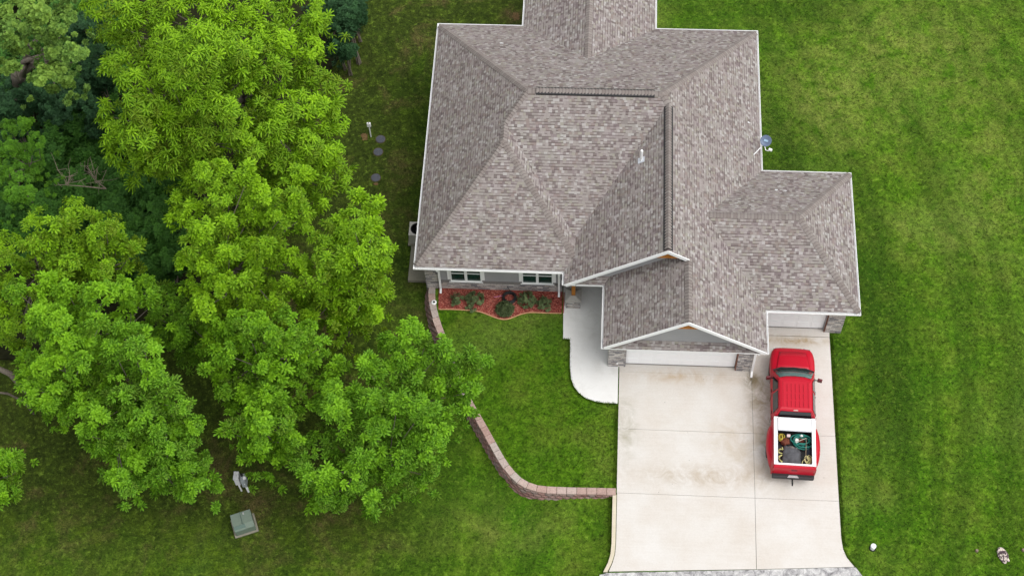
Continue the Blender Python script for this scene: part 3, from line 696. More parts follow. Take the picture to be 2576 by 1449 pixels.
# porch pier: stone base, sloping cap, cedar post with knee brace
st = stone_box(-6.70, -6.08, 1.83, 2.45, -.1, .58, 'porch_pier')
capm = MB(); cx, cy = -6.39, 2.14
rg = [[Vector((cx + sx * a, cy + sy * a, z)) for sx, sy in ((-1, -1), (1, -1), (1, 1), (-1, 1))] for a, z in ((.36, .58), (.36, .645), (.33, .66), (.13, .78))]
co = hb(capm.loft(rg), 'pier_cap', plain('cast_stone', srgb(160, 156, 150), .85, .2, .12, 6)); co.parent = st
po = hb(MB().box(cx - .085, cx + .085, cy - .085, cy + .085, .775, 2.86), 'post', M['cedar'], bevel=.01); po.parent = st
br = MB(); br.loft([[Vector((cx + .09, cy - .05, 2.1)), Vector((cx + .09, cy + .05, 2.1)), Vector((cx + .09, cy + .05, 2.22)), Vector((cx + .09, cy - .05, 2.22))], [Vector((cx + .7, cy - .05, 2.74)), Vector((cx + .7, cy + .05, 2.74)), Vector((cx + .7, cy + .05, 2.85)), Vector((cx + .7, cy - .05, 2.85))]])
bo = hb(br, 'knee_brace', M['cedar']); bo.parent = st
# front door at the back of the porch (seen only from lower down)
fd = hb(MB().box(-6.45, -5.5, 4.555, 4.595, .02, 2.1), 'front_door', M['brown_trim']); k_ = hb(MB().lathe([(.0, 0), (.03, .01), (.03, .04), (0, .05)], (-5.6, 4.54, 1.0), 10, Matrix.Rotation(R_(90), 3, 'X')), 'knob', M['black']); k_.parent = fd
# plumbing vent, roof flashing, sealed patches
def rt(x, y): return top(x, y)[0]
fx, fy = -3.62, 6.28; fz = rt(fx, fy)
fl = MB(); rgs = [[Vector((fx + sx * .14, fy + sy * .14, rt(fx + sx * .14, fy + sy * .14) + h)) for sx, sy in ((-1, -1), (1, -1), (1, 1), (-1, 1))] for h in (.012, .03)]
fo_ = hb(fl.loft(rgs), 'pipe_flashing', plain('grey_metal', srgb(196, 200, 206), .4, .5, .05), ROOF)
vp = hb(MB().tube([(fx, fy, fz - .05), (fx, fy, fz + .72)], .057, 14), 'vent_pipe', M['white'], ROOF, smooth=False)
for (x, y, s) in ((-10.15, 13.6, .09), (1.27, 9.82, .05), (2.35, 5.9, .07), (2.75, 5.85, .05)):
    m = MB(); ring = []
    for k in range(9):
        a = 2 * math.pi * k / 9; r = s * rng.uniform(.5, 1.2); ring.append((x + r * 1.5 * math.cos(a), y + r * .8 * math.sin(a)))
    rr = [[Vector((px, py, rt(px, py) + h)) for px, py in ring] for h in (.008, .018)]
    hb(m.loft(rr), 'sealant_patch', plain('sealant', srgb(206, 206, 206), .7, .3), ROOF)

# ================================================================== FOLIAGE
def leaf_strip(n, L, W, widths, droop, up, rib=.5, fold=.35):
    """one leaf along +x: (verts, faces, ribmask); V-folded blade with a pale midrib"""
    vs = []; g = []; ang = up; x = z = 0.0; st = L / n
    for i in range(n + 1):
        wd = W * widths[i]; vs += [(x, -wd, z + wd * fold), (x, 0, z), (x, wd, z + wd * fold)]; g += [0, 1, 0]
        x += st * math.cos(ang); z += st * math.sin(ang); ang -= droop / n
    fs = []
    for i in range(n):
        a = i * 3; fs += [(a, a + 1, a + 4, a + 3), (a + 1, a + 2, a + 5, a + 4)]
    return np.array(vs), np.array(fs), np.array(g, float)
def rosette(kind, r):
    V = []; F = []; G = []; T = []
    if kind == 'walnut':
        specs = [(int(r.integers(11, 14)), 1.0, 0)]; tiers = [(0, 9, .46, .55, 1.9), (.10, 4, .28, 1.0, 1.2)]
    elif kind == 'oak': tiers = [(0, 8, .31, .2, .9), (.08, 6, .24, .75, .9), (.15, 4, .15, 1.15, .6)]
    elif kind == 'maple': tiers = [(0, 8, .15, .1, .5), (.05, 7, .13, .5, .5), (.10, 5, .11, .9, .5)]
    elif kind == 'ovate': tiers = [(0, 8, .19, .0, .6), (.08, 6, .16, .4, .6), (.14, 4, .12, .9, .4)]
    elif kind == 'small': tiers = [(0, 9, .085, .1, .4), (.04, 8, .075, .5, .4), (.08, 6, .06, .9, .4)]
    elif kind == 'needle': tiers = [(0, 12, .13, .1, .3), (.03, 11, .11, .5, .3), (.06, 8, .09, .9, .3)]
    for h, cnt, L, up, droop in tiers:
        a0 = r.uniform(0, 6.28)
        for k in range(cnt):
            l = L * r.uniform(.8, 1.15)
            if kind == 'walnut': wd = [.25, .95, .55, 1.0, .55, .9, .15]; v, f, g = leaf_strip(6, l, .056, wd, droop * r.uniform(.7, 1.3), up * r.uniform(.6, 1.2), fold=.5)
            elif kind == 'oak': wd = [.12, .45, .95, 1.0, .25]; v, f, g = leaf_strip(4, l, .055, wd, droop, up * r.uniform(.5, 1.3), fold=.4)
            elif kind == 'maple': wd = [.1, 1.0, .9, .1]; v, f, g = leaf_strip(3, l, .06, wd, droop, up * r.uniform(.4, 1.4), fold=.25)
            elif kind == 'needle': wd = [1, .8, .2]; v, f, g = leaf_strip(2, l, .012, wd, droop, up, fold=.2)
            else: wd = [.15, .9, .8, .08]; v, f, g = leaf_strip(3, l, l * .30, wd, droop, up * r.uniform(.4, 1.3), fold=.3)
            az = a0 + 6.283 * k / cnt + r.uniform(-.25, .25); c, s = math.cos(az), math.sin(az); roll = r.uniform(-.35, .35)
            y, z = v[:, 1] * math.cos(roll) - v[:, 2] * math.sin(roll) * 0, v[:, 2] + v[:, 1] * math.sin(roll)
            x = v[:, 0] + .02
            vv = np.stack([x * c - y * s, x * s + y * c, z + h], 1)
            F.append(f + sum(len(q) for q in V)); V.append(vv); G.append(g); T.append(np.full(len(vv), r.uniform(-.12, .12) + (.14 if h > .05 else 0)))
    return np.concatenate(V), np.concatenate(F), np.concatenate(G), np.concatenate(T)
TPL = {k: [rosette(k, np.random.default_rng(100 + i)) for i in range(5)] for k in ('walnut', 'oak', 'maple', 'ovate', 'small', 'needle')}
def foliage(name, mat, items, kind, parent):
    """items: list of (pos, normal, scale, tone); one mesh of leaf sprays"""
    off = parent.location; V = []; F = []; C = []; n = 0; tp = TPL[kind]
    for p, nrm, sc, tone in items:
        v, f, g, t = tp[rng.integers(len(tp))]
        z = np.array(nrm, float); z /= np.linalg.norm(z); a = rng.normal(size=3); x = a - z * a.dot(z); x /= np.linalg.norm(x); y = np.cross(z, x)
        w_ = (v * sc) @ np.stack([x, y, z]) + (np.array(p) - np.array(off)); V.append(w_); F.append(f + n); n += len(v)
        c = np.ones((len(v), 4), np.float32); c[:, 0] = np.clip(tone + t, 0, 1); c[:, 1] = g; C.append(c)
    V = np.concatenate(V).astype(np.float32); F = np.concatenate(F).astype(np.int32); C = np.concatenate(C)
    me = bpy.data.meshes.new(name); me.vertices.add(len(V)); me.vertices.foreach_set('co', V.ravel()); me.loops.add(F.size); me.loops.foreach_set('vertex_index', F.ravel())
    me.polygons.add(len(F)); me.polygons.foreach_set('loop_start', np.arange(0, F.size, 4, dtype=np.int32)); me.update(calc_edges=True)
    ca = me.color_attributes.new('tone', 'FLOAT_COLOR', 'POINT'); ca.data.foreach_set('color', C.ravel()); me.materials.append(mat)
    o = bpy.data.objects.new(name, me); COL.objects.link(o); o.parent = parent; return o
def plume(c, r, n, base, items, sc=(.8, 1.15), flat=.8, lowest=-.15, tone_r=.32):
    st = rng.uniform(.7, 1.35, 2); th_ = rng.uniform(0, 3.14); ca_, sa_ = math.cos(th_), math.sin(th_)
    for _ in range(n):
        a = rng.uniform(0, 6.283); u = rng.uniform(lowest, 1); s = math.sqrt(max(0, 1 - u * u)); k = rng.uniform(.7, 1.06) if rng.random() < .85 else rng.uniform(1.1, 1.4)
        d = np.array([s * math.cos(a), s * math.sin(a), u]); ex, ey = d[0] * st[0], d[1] * st[1]; p = np.array(c) + np.array([ex * ca_ - ey * sa_, ex * sa_ + ey * ca_, d[2] * flat]) * r * k
        nrm = d * .75 + np.array([0, 0, .75]) + rng.normal(size=3) * .12
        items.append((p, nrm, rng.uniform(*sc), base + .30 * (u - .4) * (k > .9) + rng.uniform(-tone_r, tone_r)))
def grow(name, label, cat, trunk_px, lobes, kind, mat, ztop, zlow, apex, ext, dens=1.0, base=.5, group=None, bark_m='bark', fill=1.0, sc=(.58, .86), lean=None, limbs=True, rmul=1.0):
    """lobes: (x, y, r) of every leafy plume as seen; height falls off from the apex of the crown"""
    tb = at(*trunk_px, -.6); root = empty(name, (tb.x, tb.y, step_z(tb.x, tb.y)), 0, label, cat, group); items = []; centres = []
    ctr = at(sum(l[0] for l in lobes) / len(lobes), sum(l[1] for l in lobes) / len(lobes), (ztop + zlow) / 2)
    for (x, y, r) in lobes:
        dx, dy = (x - apex[0]) / ext[0], (y - apex[1]) / (ext[1] if y > apex[1] else ext[1] * 1.2)
        d = min(1, math.hypot(dx, dy)); z = ztop - (ztop - zlow) * d ** 1.5 + rng.uniform(-1.4, 1.4)
        c = at(x, y, z); rad = r / 60 * .98 * rmul; centres.append((c, rad))
        tn = base + rng.uniform(-.28, .28)
        plume(c, rad * rng.uniform(.6, .92), max(6, int(dens * (8 + 27 * rad * rad))), tn, items, sc)
        # the inside of the crown below every plume; shade painted as darker leaf tone
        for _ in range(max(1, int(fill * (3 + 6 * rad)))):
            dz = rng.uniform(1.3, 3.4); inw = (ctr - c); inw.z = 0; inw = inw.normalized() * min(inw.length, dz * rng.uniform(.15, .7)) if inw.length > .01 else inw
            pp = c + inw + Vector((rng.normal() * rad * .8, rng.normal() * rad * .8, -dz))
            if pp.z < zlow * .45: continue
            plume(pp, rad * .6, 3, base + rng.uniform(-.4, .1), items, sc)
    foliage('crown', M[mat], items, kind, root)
    if limbs:
        m = MB(); base_ = Vector((0, 0, 0)); top_ = Vector((sum(c.x for c, _ in centres) / len(centres), sum(c.y for c, _ in centres) / len(centres), ztop * .55)) - root.location
        h = max(2., ztop * .42); r0 = .045 * ztop * .6
        fork = Vector((top_.x * .35, top_.y * .35, h)); m.tube([(0, 0, -.3), (top_.x * .08, top_.y * .08, h * .35), (top_.x * .2, top_.y * .2, h * .7), fork], [r0 * 1.35, r0, r0 * .85, r0 * .7], 10)
        pick = sorted(centres, key=lambda t_: rng.random())[:max(6, int(len(centres) * .8))]
        mains = []
        for k in range(6):
            c = pick[k % len(pick)][0] - root.location; e = fork.lerp(c, .60) + Vector((0, 0, -.3)); mid = fork.lerp(e, .5) + Vector((rng.uniform(-.3, .3), rng.uniform(-.3, .3), .3))
            m.tube([fork - Vector((0, 0, .3)), mid, e], [r0 * .5, r0 * .3, r0 * .14], 7); mains += [mid, e]
        for c, _ in pick:
            c = c - root.location; s = min(mains, key=lambda q: (q - c).length); mid = s.lerp(c, .5) + Vector((rng.uniform(-.25, .25), rng.uniform(-.25, .25), -.55))
            m.tube([s, mid, c - Vector((0, 0, .25))], [r0 * .15, r0 * .09, .012], 5, cap=False)
        m.build('trunk', M[bark_m], root, smooth=True)
    return root
B = lambda L: [(u * .7114, v * .7114, r * .7114) for u, v, r in L]
Cc = lambda L: [(u * .6518, 429.3 + v * .6518, r * .6518) for u, v, r in L]
T1 = B([(330,40,55),(450,60,80),(560,40,80),(680,50,90),(800,60,80),(920,60,90),(1060,50,100),(1130,80,50),(330,-40,60),(450,-60,80),(600,-60,90),(760,-60,90),(900,-60,90),(1050,-60,90),(1120,-40,60),
 (400,140,70),(500,150,90),(620,150,90),(740,160,90),(860,170,90),(980,160,90),(1100,160,70),(420,250,65),(470,300,70),(560,250,90),(600,290,60),(700,240,90),(860,260,90),(980,260,80),(1100,270,70),(1160,300,45),
 (385,400,50),(400,480,55),(500,380,80),(560,400,80),(700,370,80),(780,390,80),(640,450,90),(720,500,90),(850,500,60),(1000,400,60),(1060,380,80),(1120,420,75),(1165,460,45),(480,480,90),(430,540,60),(520,560,70),(620,560,70),
 (1180,380,45),(1185,540,38),(1170,600,38),(1150,660,32),(1195,440,30),(980,480,80),(1080,520,80),(1140,560,50),(1110,620,50),(950,560,70),(1040,600,70),(900,540,50)])
T2 = Cc([(950,20,60),(1000,80,60),(960,130,55),(1000,190,45),(900,60,45),(1150,30,55),(1130,110,60),(1060,120,40),(1080,170,50),(1160,170,60),(700,120,50),(740,160,50),(690,200,45),(760,60,50),(820,50,50),(850,110,50),(780,10,50),(850,-10,50),
 (780,240,70),(830,290,60),(740,290,50),(800,360,60),(720,360,50),(880,330,50),(960,300,60),(1030,300,60),(980,370,60),(1050,350,50),(950,440,50),(1130,340,60),(1170,390,50),(1110,440,45),(770,440,60),(850,440,60),(880,220,50),(780,520,55),(860,520,50),(960,520,50),(1060,520,50)])
T2b = Cc([(1385,110,42),(1440,150,45),(1360,190,50),(1430,220,50),(1300,210,50),(1250,260,60),(1340,260,60),(1420,310,60),(1475,300,38),(1260,340,60),(1340,350,60),(1430,390,60),(1480,370,40),(1230,420,60),(1320,430,60),(1400,460,60),(1465,490,45),(1380,530,60),(1270,500,60),(1190,500,55),(1440,550,45),(1310,570,60),(1200,580,50)])
T3a = Cc([(860,590,50),(930,580,50),(840,650,50),(900,640,50),(960,630,50),(1040,630,50),(1070,690,50),(1180,630,60),(1220,680,50),(1170,720,50),(850,720,50),(900,710,45),(1010,750,50),(1100,750,50),(850,800,42),(795,770,30),(865,855,32),(1250,770,55),(1300,760,50),(1110,600,50),(1130,690,50),(1000,590,40)])
T3b = Cc([(960,870,60),(1040,880,60),(1120,880,60),(930,940,55),(1000,950,65),(1080,960,65),(1140,950,45),(910,1010,48),(980,1030,60),(1060,1030,60),(1120,1040,42),(1000,1080,42)])
T3c = Cc([(1580,630,60),(1640,660,45),(1500,670,50),(1560,720,60),(1620,740,50),(1700,690,55),(1740,760,60),(1810,730,50),(1860,750,38),(1820,800,50),(1810,845,40),(1740,830,45),(1420,760,60),(1480,800,60),(1600,830,60),(1680,830,50),(1360,860,60),(1280,850,60),(1250,900,50),(1300,950,60),(1350,950,55),(1440,900,60),(1530,900,60),(1620,930,70),(1690,950,50),(1680,1030,50),(1640,1060,55),(1550,1000,70),(1450,1010,60),(1380,1040,60),(1220,1060,60),(1300,1080,60),(1400,1120,60),(1480,1100,60),(1560,1110,60),(1640,1120,45),(1160,1130,45),(1190,1190,50),(1260,1190,60),(1340,1190,55),(1250,1260,55),(1300,1280,45),(1220,1300,35),(1400,1220,55),(1440,1270,45),(1430,1320,35),(1520,1180,45),(1660,1170,35)])
T4 = Cc([(180,440,50),(60,460,50),(200,500,60),(260,470,50),(150,570,60),(230,570,60),(330,560,60),(370,600,50),(180,650,60),(260,650,60),(320,660,50),(110,740,50),(170,740,50),(240,740,60),(310,740,50),(95,800,45),(150,830,55),(230,830,60),(105,860,40),(175,905,40),(250,880,50),(400,480,60),(480,470,55),(560,450,60),(590,500,50),(500,530,50),(350,480,40),(300,820,50)])
T4b = Cc([(470,620,50),(540,640,60),(440,700,60),(510,700,60),(570,720,50),(450,770,60),(530,780,60),(600,790,50),(400,860,60),(480,880,60),(560,860,60),(640,840,50),(315,930,45),(380,960,60),(460,970,60),(540,960,60),(620,920,60),(690,900,45),(330,1010,45),(400,1050,55),(500,1050,60),(600,1020,60),(690,1000,55),(745,980,36),(375,1075,36),(450,1140,55),(540,1120,60),(640,1100,60),(725,1060,48),(450,1190,42),(520,1210,48),(610,1190,60),(700,1160,60),(780,1130,42),(800,1190,36),(835,1220,32),(700,1240,42),(750,1230,38),(480,1230,30)])
T5 = Cc([(280,150,45),(330,180,50),(270,210,50),(210,230,50),(260,270,50),(400,210,50),(460,240,50),(130,220,50),(120,300,55),(370,260,55),(440,300,60),(500,310,45),(535,290,32),(300,340,50),(250,370,50),(350,380,45),(400,390,45),(40,370,50),(30,290,55),(100,380,50),(40,520,50),(60,600,50),(20,560,50),(60,680,50),(170,300,50),(330,300,50),(20,440,50),(110,500,50),(10,640,50)])
T5b = Cc([(670,520,50),(690,590,45),(700,650,45),(740,560,50),(660,630,38),(770,620,42),(640,460,40),(730,470,50),(790,690,35),(610,560,40),(620,640,35)])
T6 = B([(60,40,60),(140,60,60),(220,70,50),(40,120,50),(130,140,60),(200,120,40),(60,170,50),(20,240,40),(50,240,25),(180,190,45),(250,195,45),(290,195,30),(200,260,45),(240,300,35),(160,270,30),(190,320,22),(100,-20,60),(200,0,50),(-20,80,60)])
T7 = B([(40,470,50),(90,450,40),(30,540,60),(90,540,50),(60,620,60),(120,600,40),(50,700,50),(100,690,40),(130,500,30),(-10,620,50)])
T9 = Cc([(20,1120,45),(60,1150,38),(30,1210,42),(0,1250,40),(-30,1150,60),(-40,1220,60)])
cw = 'big broadleaf trees west of the house'
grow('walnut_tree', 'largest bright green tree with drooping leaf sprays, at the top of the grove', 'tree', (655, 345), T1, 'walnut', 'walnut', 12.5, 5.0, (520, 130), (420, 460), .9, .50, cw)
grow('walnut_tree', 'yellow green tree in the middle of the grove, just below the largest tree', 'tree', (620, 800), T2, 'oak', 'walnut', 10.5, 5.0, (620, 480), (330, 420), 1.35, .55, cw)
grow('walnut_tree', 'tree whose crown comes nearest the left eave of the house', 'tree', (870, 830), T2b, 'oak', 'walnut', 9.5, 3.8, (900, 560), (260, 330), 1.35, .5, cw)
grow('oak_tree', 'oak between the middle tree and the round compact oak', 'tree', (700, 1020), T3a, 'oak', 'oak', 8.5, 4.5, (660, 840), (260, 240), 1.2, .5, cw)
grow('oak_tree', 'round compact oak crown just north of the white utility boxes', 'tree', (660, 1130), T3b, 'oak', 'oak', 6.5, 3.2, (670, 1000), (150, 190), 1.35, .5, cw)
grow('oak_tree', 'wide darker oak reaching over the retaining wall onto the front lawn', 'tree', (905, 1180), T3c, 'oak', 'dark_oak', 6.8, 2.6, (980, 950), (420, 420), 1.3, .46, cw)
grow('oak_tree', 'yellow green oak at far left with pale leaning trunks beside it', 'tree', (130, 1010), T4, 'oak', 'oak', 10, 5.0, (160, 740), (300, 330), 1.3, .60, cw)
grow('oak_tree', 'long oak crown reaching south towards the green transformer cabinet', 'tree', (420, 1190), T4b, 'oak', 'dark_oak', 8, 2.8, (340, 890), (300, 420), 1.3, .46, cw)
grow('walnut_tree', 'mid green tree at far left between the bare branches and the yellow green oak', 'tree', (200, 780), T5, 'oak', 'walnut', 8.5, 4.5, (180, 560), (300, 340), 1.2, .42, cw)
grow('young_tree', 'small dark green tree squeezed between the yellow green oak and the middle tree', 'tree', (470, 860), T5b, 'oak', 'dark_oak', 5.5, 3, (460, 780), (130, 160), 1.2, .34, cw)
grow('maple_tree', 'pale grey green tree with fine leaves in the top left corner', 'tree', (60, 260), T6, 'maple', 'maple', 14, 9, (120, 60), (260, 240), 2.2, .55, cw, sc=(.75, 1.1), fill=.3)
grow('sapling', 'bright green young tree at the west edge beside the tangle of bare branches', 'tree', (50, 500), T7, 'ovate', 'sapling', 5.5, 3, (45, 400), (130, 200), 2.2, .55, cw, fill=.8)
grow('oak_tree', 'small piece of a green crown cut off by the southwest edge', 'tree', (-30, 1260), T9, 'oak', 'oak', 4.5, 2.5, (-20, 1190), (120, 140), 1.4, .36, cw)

def bushes(name, label, px, kind, mat, dens, base, group, sc, h=(1.6, 3.2), rmul=1.15):
    for (x, y, r), lb in zip(px, label):
        z = rng.uniform(*h); c = at(x, y, z * .75); gz = step_z(c.x, c.y)
        root = empty(name, (c.x, c.y, gz), 0, lb, 'bush', group); items = []; rad = r / 58 * rmul
        subs = [(c, rad)] + [(c + Vector((rng.normal() * rad * .5, rng.normal() * rad * .5, -rng.uniform(0, z * .4))), rad * .7) for _ in range(4)]
        for cc, rr in subs: plume(cc, rr, int(dens * (8 + 34 * rr * rr)), base, items, sc, lowest=-.5)
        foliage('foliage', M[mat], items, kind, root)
        m = MB()
        for k in range(5):
            e = subs[k % len(subs)][0] - root.location; m.tube([(rng.normal() * .05, rng.normal() * .05, -.1), e * .5 + Vector((0, 0, .1)), e], [.05, .035, .015], 5, cap=False)
        m.build('stems', M['bark'], root)
pos_words = lambda L, what: [f'{what} {w_}' for w_ in L]
BL = B([(300,110,55),(320,200,50),(345,270,45),(290,340,55),(220,370,45),(330,390,45),(130,340,45),(60,330,55),(30,390,50)])
bushes('understory_tree', ['dark blue green bush between the pale tree and largest tree, nearest the top edge', 'dark blue green bush beside the left edge of the largest tree', 'dark blue green bush against the largest tree, third from the top edge', 'dark blue green bush below the drooping tip of the pale grey green tree', 'dark blue green bush at the edge of the black hollow in the wood', 'dark blue green bush touching the largest tree left of its lowest spray', 'dark blue green bush under the pale grey green tree, left of the hollow', 'dark blue green bush at the west edge under the pale grey green tree', 'dark blue green bush just north of the bright young tree'], BL, 'small', 'blue', 2.6, .45, 'dark undergrowth bushes', (1.3, 1.9), (2.5, 4.5))
GL = B([(220,480,65),(300,450,55),(170,560,60),(300,560,55),(400,620,60),(200,660,65),(300,690,75),(400,700,70),(480,690,45),(460,640,45),(550,740,60),(560,820,60),(520,880,55),(580,910,55),(150,740,55),(530,960,50),(30,780,60),(400,770,60),(240,740,60),(420,880,60),(560,660,55),(470,800,55),(80,850,55),(480,940,50)])
gw = ['north of the bare branches', 'northeast of the bare branches, touching the largest tree', 'left of the bare branches', 'directly under the bare branches', 'right of the bare branches', 'below the left end of the bare branches', 'south of the bare branches', 'southeast of the bare branches', 'with one bright leafy tip, in the dark gap between the trees', 'just north of the bright leafy tip', 'at the north end of the dark gap between the trees', 'in the middle of the dark gap between the trees', 'lower in the dark gap between the trees', 'against the middle tree in the dark gap', 'just south of the bright young tree', 'at the south end of the dark gap', 'at the west edge south of the bright young tree', 'behind the mid green western tree', 'between the bright young tree and the western tree', 'right of the mid green western tree', 'under the south edge of the largest tree', 'in the dark gap beside a bare twig', 'at the west edge under the mid green tree', 'below the bare twig in the dark gap']
bushes('understory_bush', pos_words(gw, 'shaded green bush'), GL, 'ovate', 'shade', 2.2, .5, 'green undergrowth bushes', (.9, 1.35), (1.6, 3.0), 1.1)
RL = B([(1180,40,60),(1195,110,45),(1240,60,40),(1215,130,28),(1250,20,45)])
rw = ['dark bluish evergreen bush against the largest tree at the top edge', 'dark bluish evergreen bush poking out right of the largest tree, second from the top', 'dark bluish evergreen bush at the right end of its clump', 'smallest bluish evergreen tip at the bottom of its clump', 'dark bluish evergreen bush at the top edge beside bare brown ground']
bushes('cedar_bush', rw, RL, 'small', 'blue', 2.8, .5, 'bluish evergreen bushes north of the grove', (1.2, 1.7), (2.5, 4))
structure(MB().prism([(p.x, p.y) for p in (at(-400, 880), at(60, 890), at(430, 850), at(620, 700), at(640, 400), at(900, 60), at(880, -200), at(-700, -200))], -.9, -.52), 'leaf_litter', plain('leaf_litter', srgb(38, 40, 22), .95, .1, .4, 3, bump=.8))

# low leafy growth covering the woodland floor between the bushes
wood_edge = [(p.x, p.y) for p in (at(-250, 560), at(420, 640), at(430, 420), at(320, 330), at(330, -60), at(-450, -120))]
def undergrowth():
    root_items = []; xs_ = [p[0] for p in wood_edge]; ys_ = [p[1] for p in wood_edge]; n = 0
    class _P: location = (0, 0, 0)
    while n < 2600:
        x, y = rng.uniform(min(xs_), max(xs_)), rng.uniform(min(ys_), max(ys_))
        ok = False; m_ = len(wood_edge)
        for i in range(m_):
            x1, y1 = wood_edge[i]; x2, y2 = wood_edge[i - 1]
            if (y1 > y) != (y2 > y) and x < (x2 - x1) * (y - y1) / (y2 - y1) + x1: ok = not ok
        if not ok: continue
        n += 1; root_items.append((np.array([x, y, step_z(x, y) + .3 + 1.3 * (.5 + .5 * math.sin(x * 1.3) * math.cos(y * 1.1)) * rng.uniform(.7, 1.1)]), np.array([rng.normal() * .35, rng.normal() * .35, 1.]), rng.uniform(.9, 1.5), rng.uniform(.1, .8)))
    root = empty('tmp', (0, 0, 0)); o = foliage('undergrowth', M['shade'], root_items, 'ovate', root); o.parent = None; bpy.data.objects.remove(root)
    tag(o, 'low dark green growth covering the woodland floor', 'undergrowth', kind='stuff')
undergrowth()

# bare branch tangle
def dead_tangle():
    c = at(250 * .7114, 620 * .7114, 3.0); root = empty('dead_branches', c, 0, 'pale tangle of dead bare branches lying in the dark undergrowth at the west', 'branches')
    m = MB(); tips = [(180,540),(200,600),(190,650),(250,560),(270,600),(300,570),(320,555),(345,585),(360,610),(370,640),(290,640),(230,640),(215,620),(310,600),(330,630),(255,620),(350,655),(285,575)]
    s = at(375 * .7114, 668 * .7114, 2.6) - c
    hub = [at(300 * .7114, 660 * .7114, 2.9) - c, at(240 * .7114, 655 * .7114, 3.0) - c, at(340 * .7114, 640 * .7114, 3.) - c]
    m.tube([s, hub[0], hub[1]], [.035, .028, .016], 6); m.tube([s, hub[2]], [.03, .02], 6)
    for u, v in tips:
        e = at(u * .7114, v * .7114, rng.uniform(2.9, 3.9)) - c; h_ = min(hub, key=lambda q: (q - e).length)
        mid = h_.lerp(e, .5) + Vector(rng.normal(size=3) * .12); mid2 = h_.lerp(e, .78) + Vector(rng.normal(size=3) * .08)
        m.tube([h_, mid, mid2, e], [.018, .014, .010, .006], 5, cap=False)
        for _ in range(2):
            f = mid + Vector(rng.normal(size=3) * .28); m.tube([mid, mid.lerp(f, .6) + Vector(rng.normal(size=3) * .04), f], [.012, .009, .005], 4, cap=False)
    m.build('branches', M['dead'], root)
dead_tangle()
# leaning pale trunks at the far west
for i, (pts, lb) in enumerate(((((-30, 915, 3.5), (25, 940, 3.0), (60, 975, 1.5), (110, 1015, -.6)), 'pale grey leaning trunk at the west edge under the yellow green oak'), (((-20, 985, 2.0), (20, 990, 1.4), (60, 1010, .4), (85, 1040, -.6)), 'thin bare brown stem below the leaning trunk at the west edge'))):
    P = [at(*p) for p in pts]; o = MB().tube([p - P[-1] for p in P], [.10, .13, .15, .18] if i == 0 else [.04, .05, .05, .06], 8).build('leaning_trunk', M['bark'], None, smooth=True)
    o.location = P[-1]; tag(o, lb, 'trunk')

# front bed shrubs
def bed_shrub(x, y, r, lb, kind='ovate', mat='shrub', n=34, sc=(.42, .62), h=.45):
    if kind == 'ovate': n = int(n * 1.15); r *= 1.02
    root = empty('shrub', (x, y, 0), 0, lb, 'shrub', 'shrubs in the red mulch bed'); items = []
    for k in range(n):
        a = rng.uniform(0, 6.28); rr = r * math.sqrt(rng.uniform(0, 1)); z = h * (1 - .6 * (rr / r) ** 2) * rng.uniform(.55, 1.05)
        items.append((np.array([x + rr * math.cos(a) * rng.uniform(.9, 1.15), y + rr * math.sin(a), z]), np.array([math.cos(a) * rr / r * .8, math.sin(a) * rr / r * .8, .7]) + rng.normal(size=3) * .2, rng.uniform(*sc), rng.uniform(.2, .9)))
    foliage('foliage', M[mat], items, kind, root)
    m = MB()
    for k in range(7):
        a = k * .9; m.tube([(0, 0, 0), (math.cos(a) * r * .3, math.sin(a) * r * .3, h * .4), (math.cos(a) * r * .6, math.sin(a) * r * .6, h * .7)], [.014, .01, .005], 5, cap=False)
    m.build('stems', M['bark'], root)
bed_shrub(-11.66, 1.98, .30, 'smallest loose leafy shrub in the red mulch, nearest the retaining wall', n=20)
bed_shrub(-10.82, 2.05, .36, 'loose leafy shrub in the red mulch under the west window', n=30)
bed_shrub(-10.98, 1.62, .20, 'low sprig of leaves at the bed edging below the west window shrub', n=12, h=.25)
bed_shrub(-8.47, 2.08, .38, 'large leafy shrub beside the black hose coil, under the east window', n=34)
bed_shrub(-7.68, 1.90, .34, 'leafy shrub nearest the porch pier', n=28)
bed_shrub(-9.45, 1.60, .34, 'dense dull green yew mound in front of the black hose coil', 'needle', 'yew', 190, (.6, 1.), .38)
hc = empty('hose_coil', (-9.27, 2.22, 0), 0, 'coil of black hose lying in the red mulch behind the yew', 'hose'); m = MB()
for k in range(9):
    r = .24 + .022 * (k % 4); zc = .04 + .035 * (k // 2); pts = [(r * math.cos(t) + rng.normal() * .006, r * math.sin(t) + rng.normal() * .006, zc + .012 * math.sin(3 * t + k)) for t in np.linspace(0, 6.283, 30)]
    m.tube(pts, .027, 6, cap=False)
m.build('coil', M['black'], hc, smooth=True)
MB().tube([(.05, .25, .2), (-.08, .40, .28), (-.12, .46, .38), (-.16, .47, .55)], .014, 6).build('hose_end', M['black'], hc, smooth=True)
tag(MB().tube([(-9.98, 2.26, .03), (-9.75, 2.31, .035), (-9.5, 2.34, .06)], .013, 6).build('stake', plain('pink_plastic', srgb(206, 130, 178), .5, .4)), 'thin pink stick lying in the red mulch left of the black hose coil', 'stick')

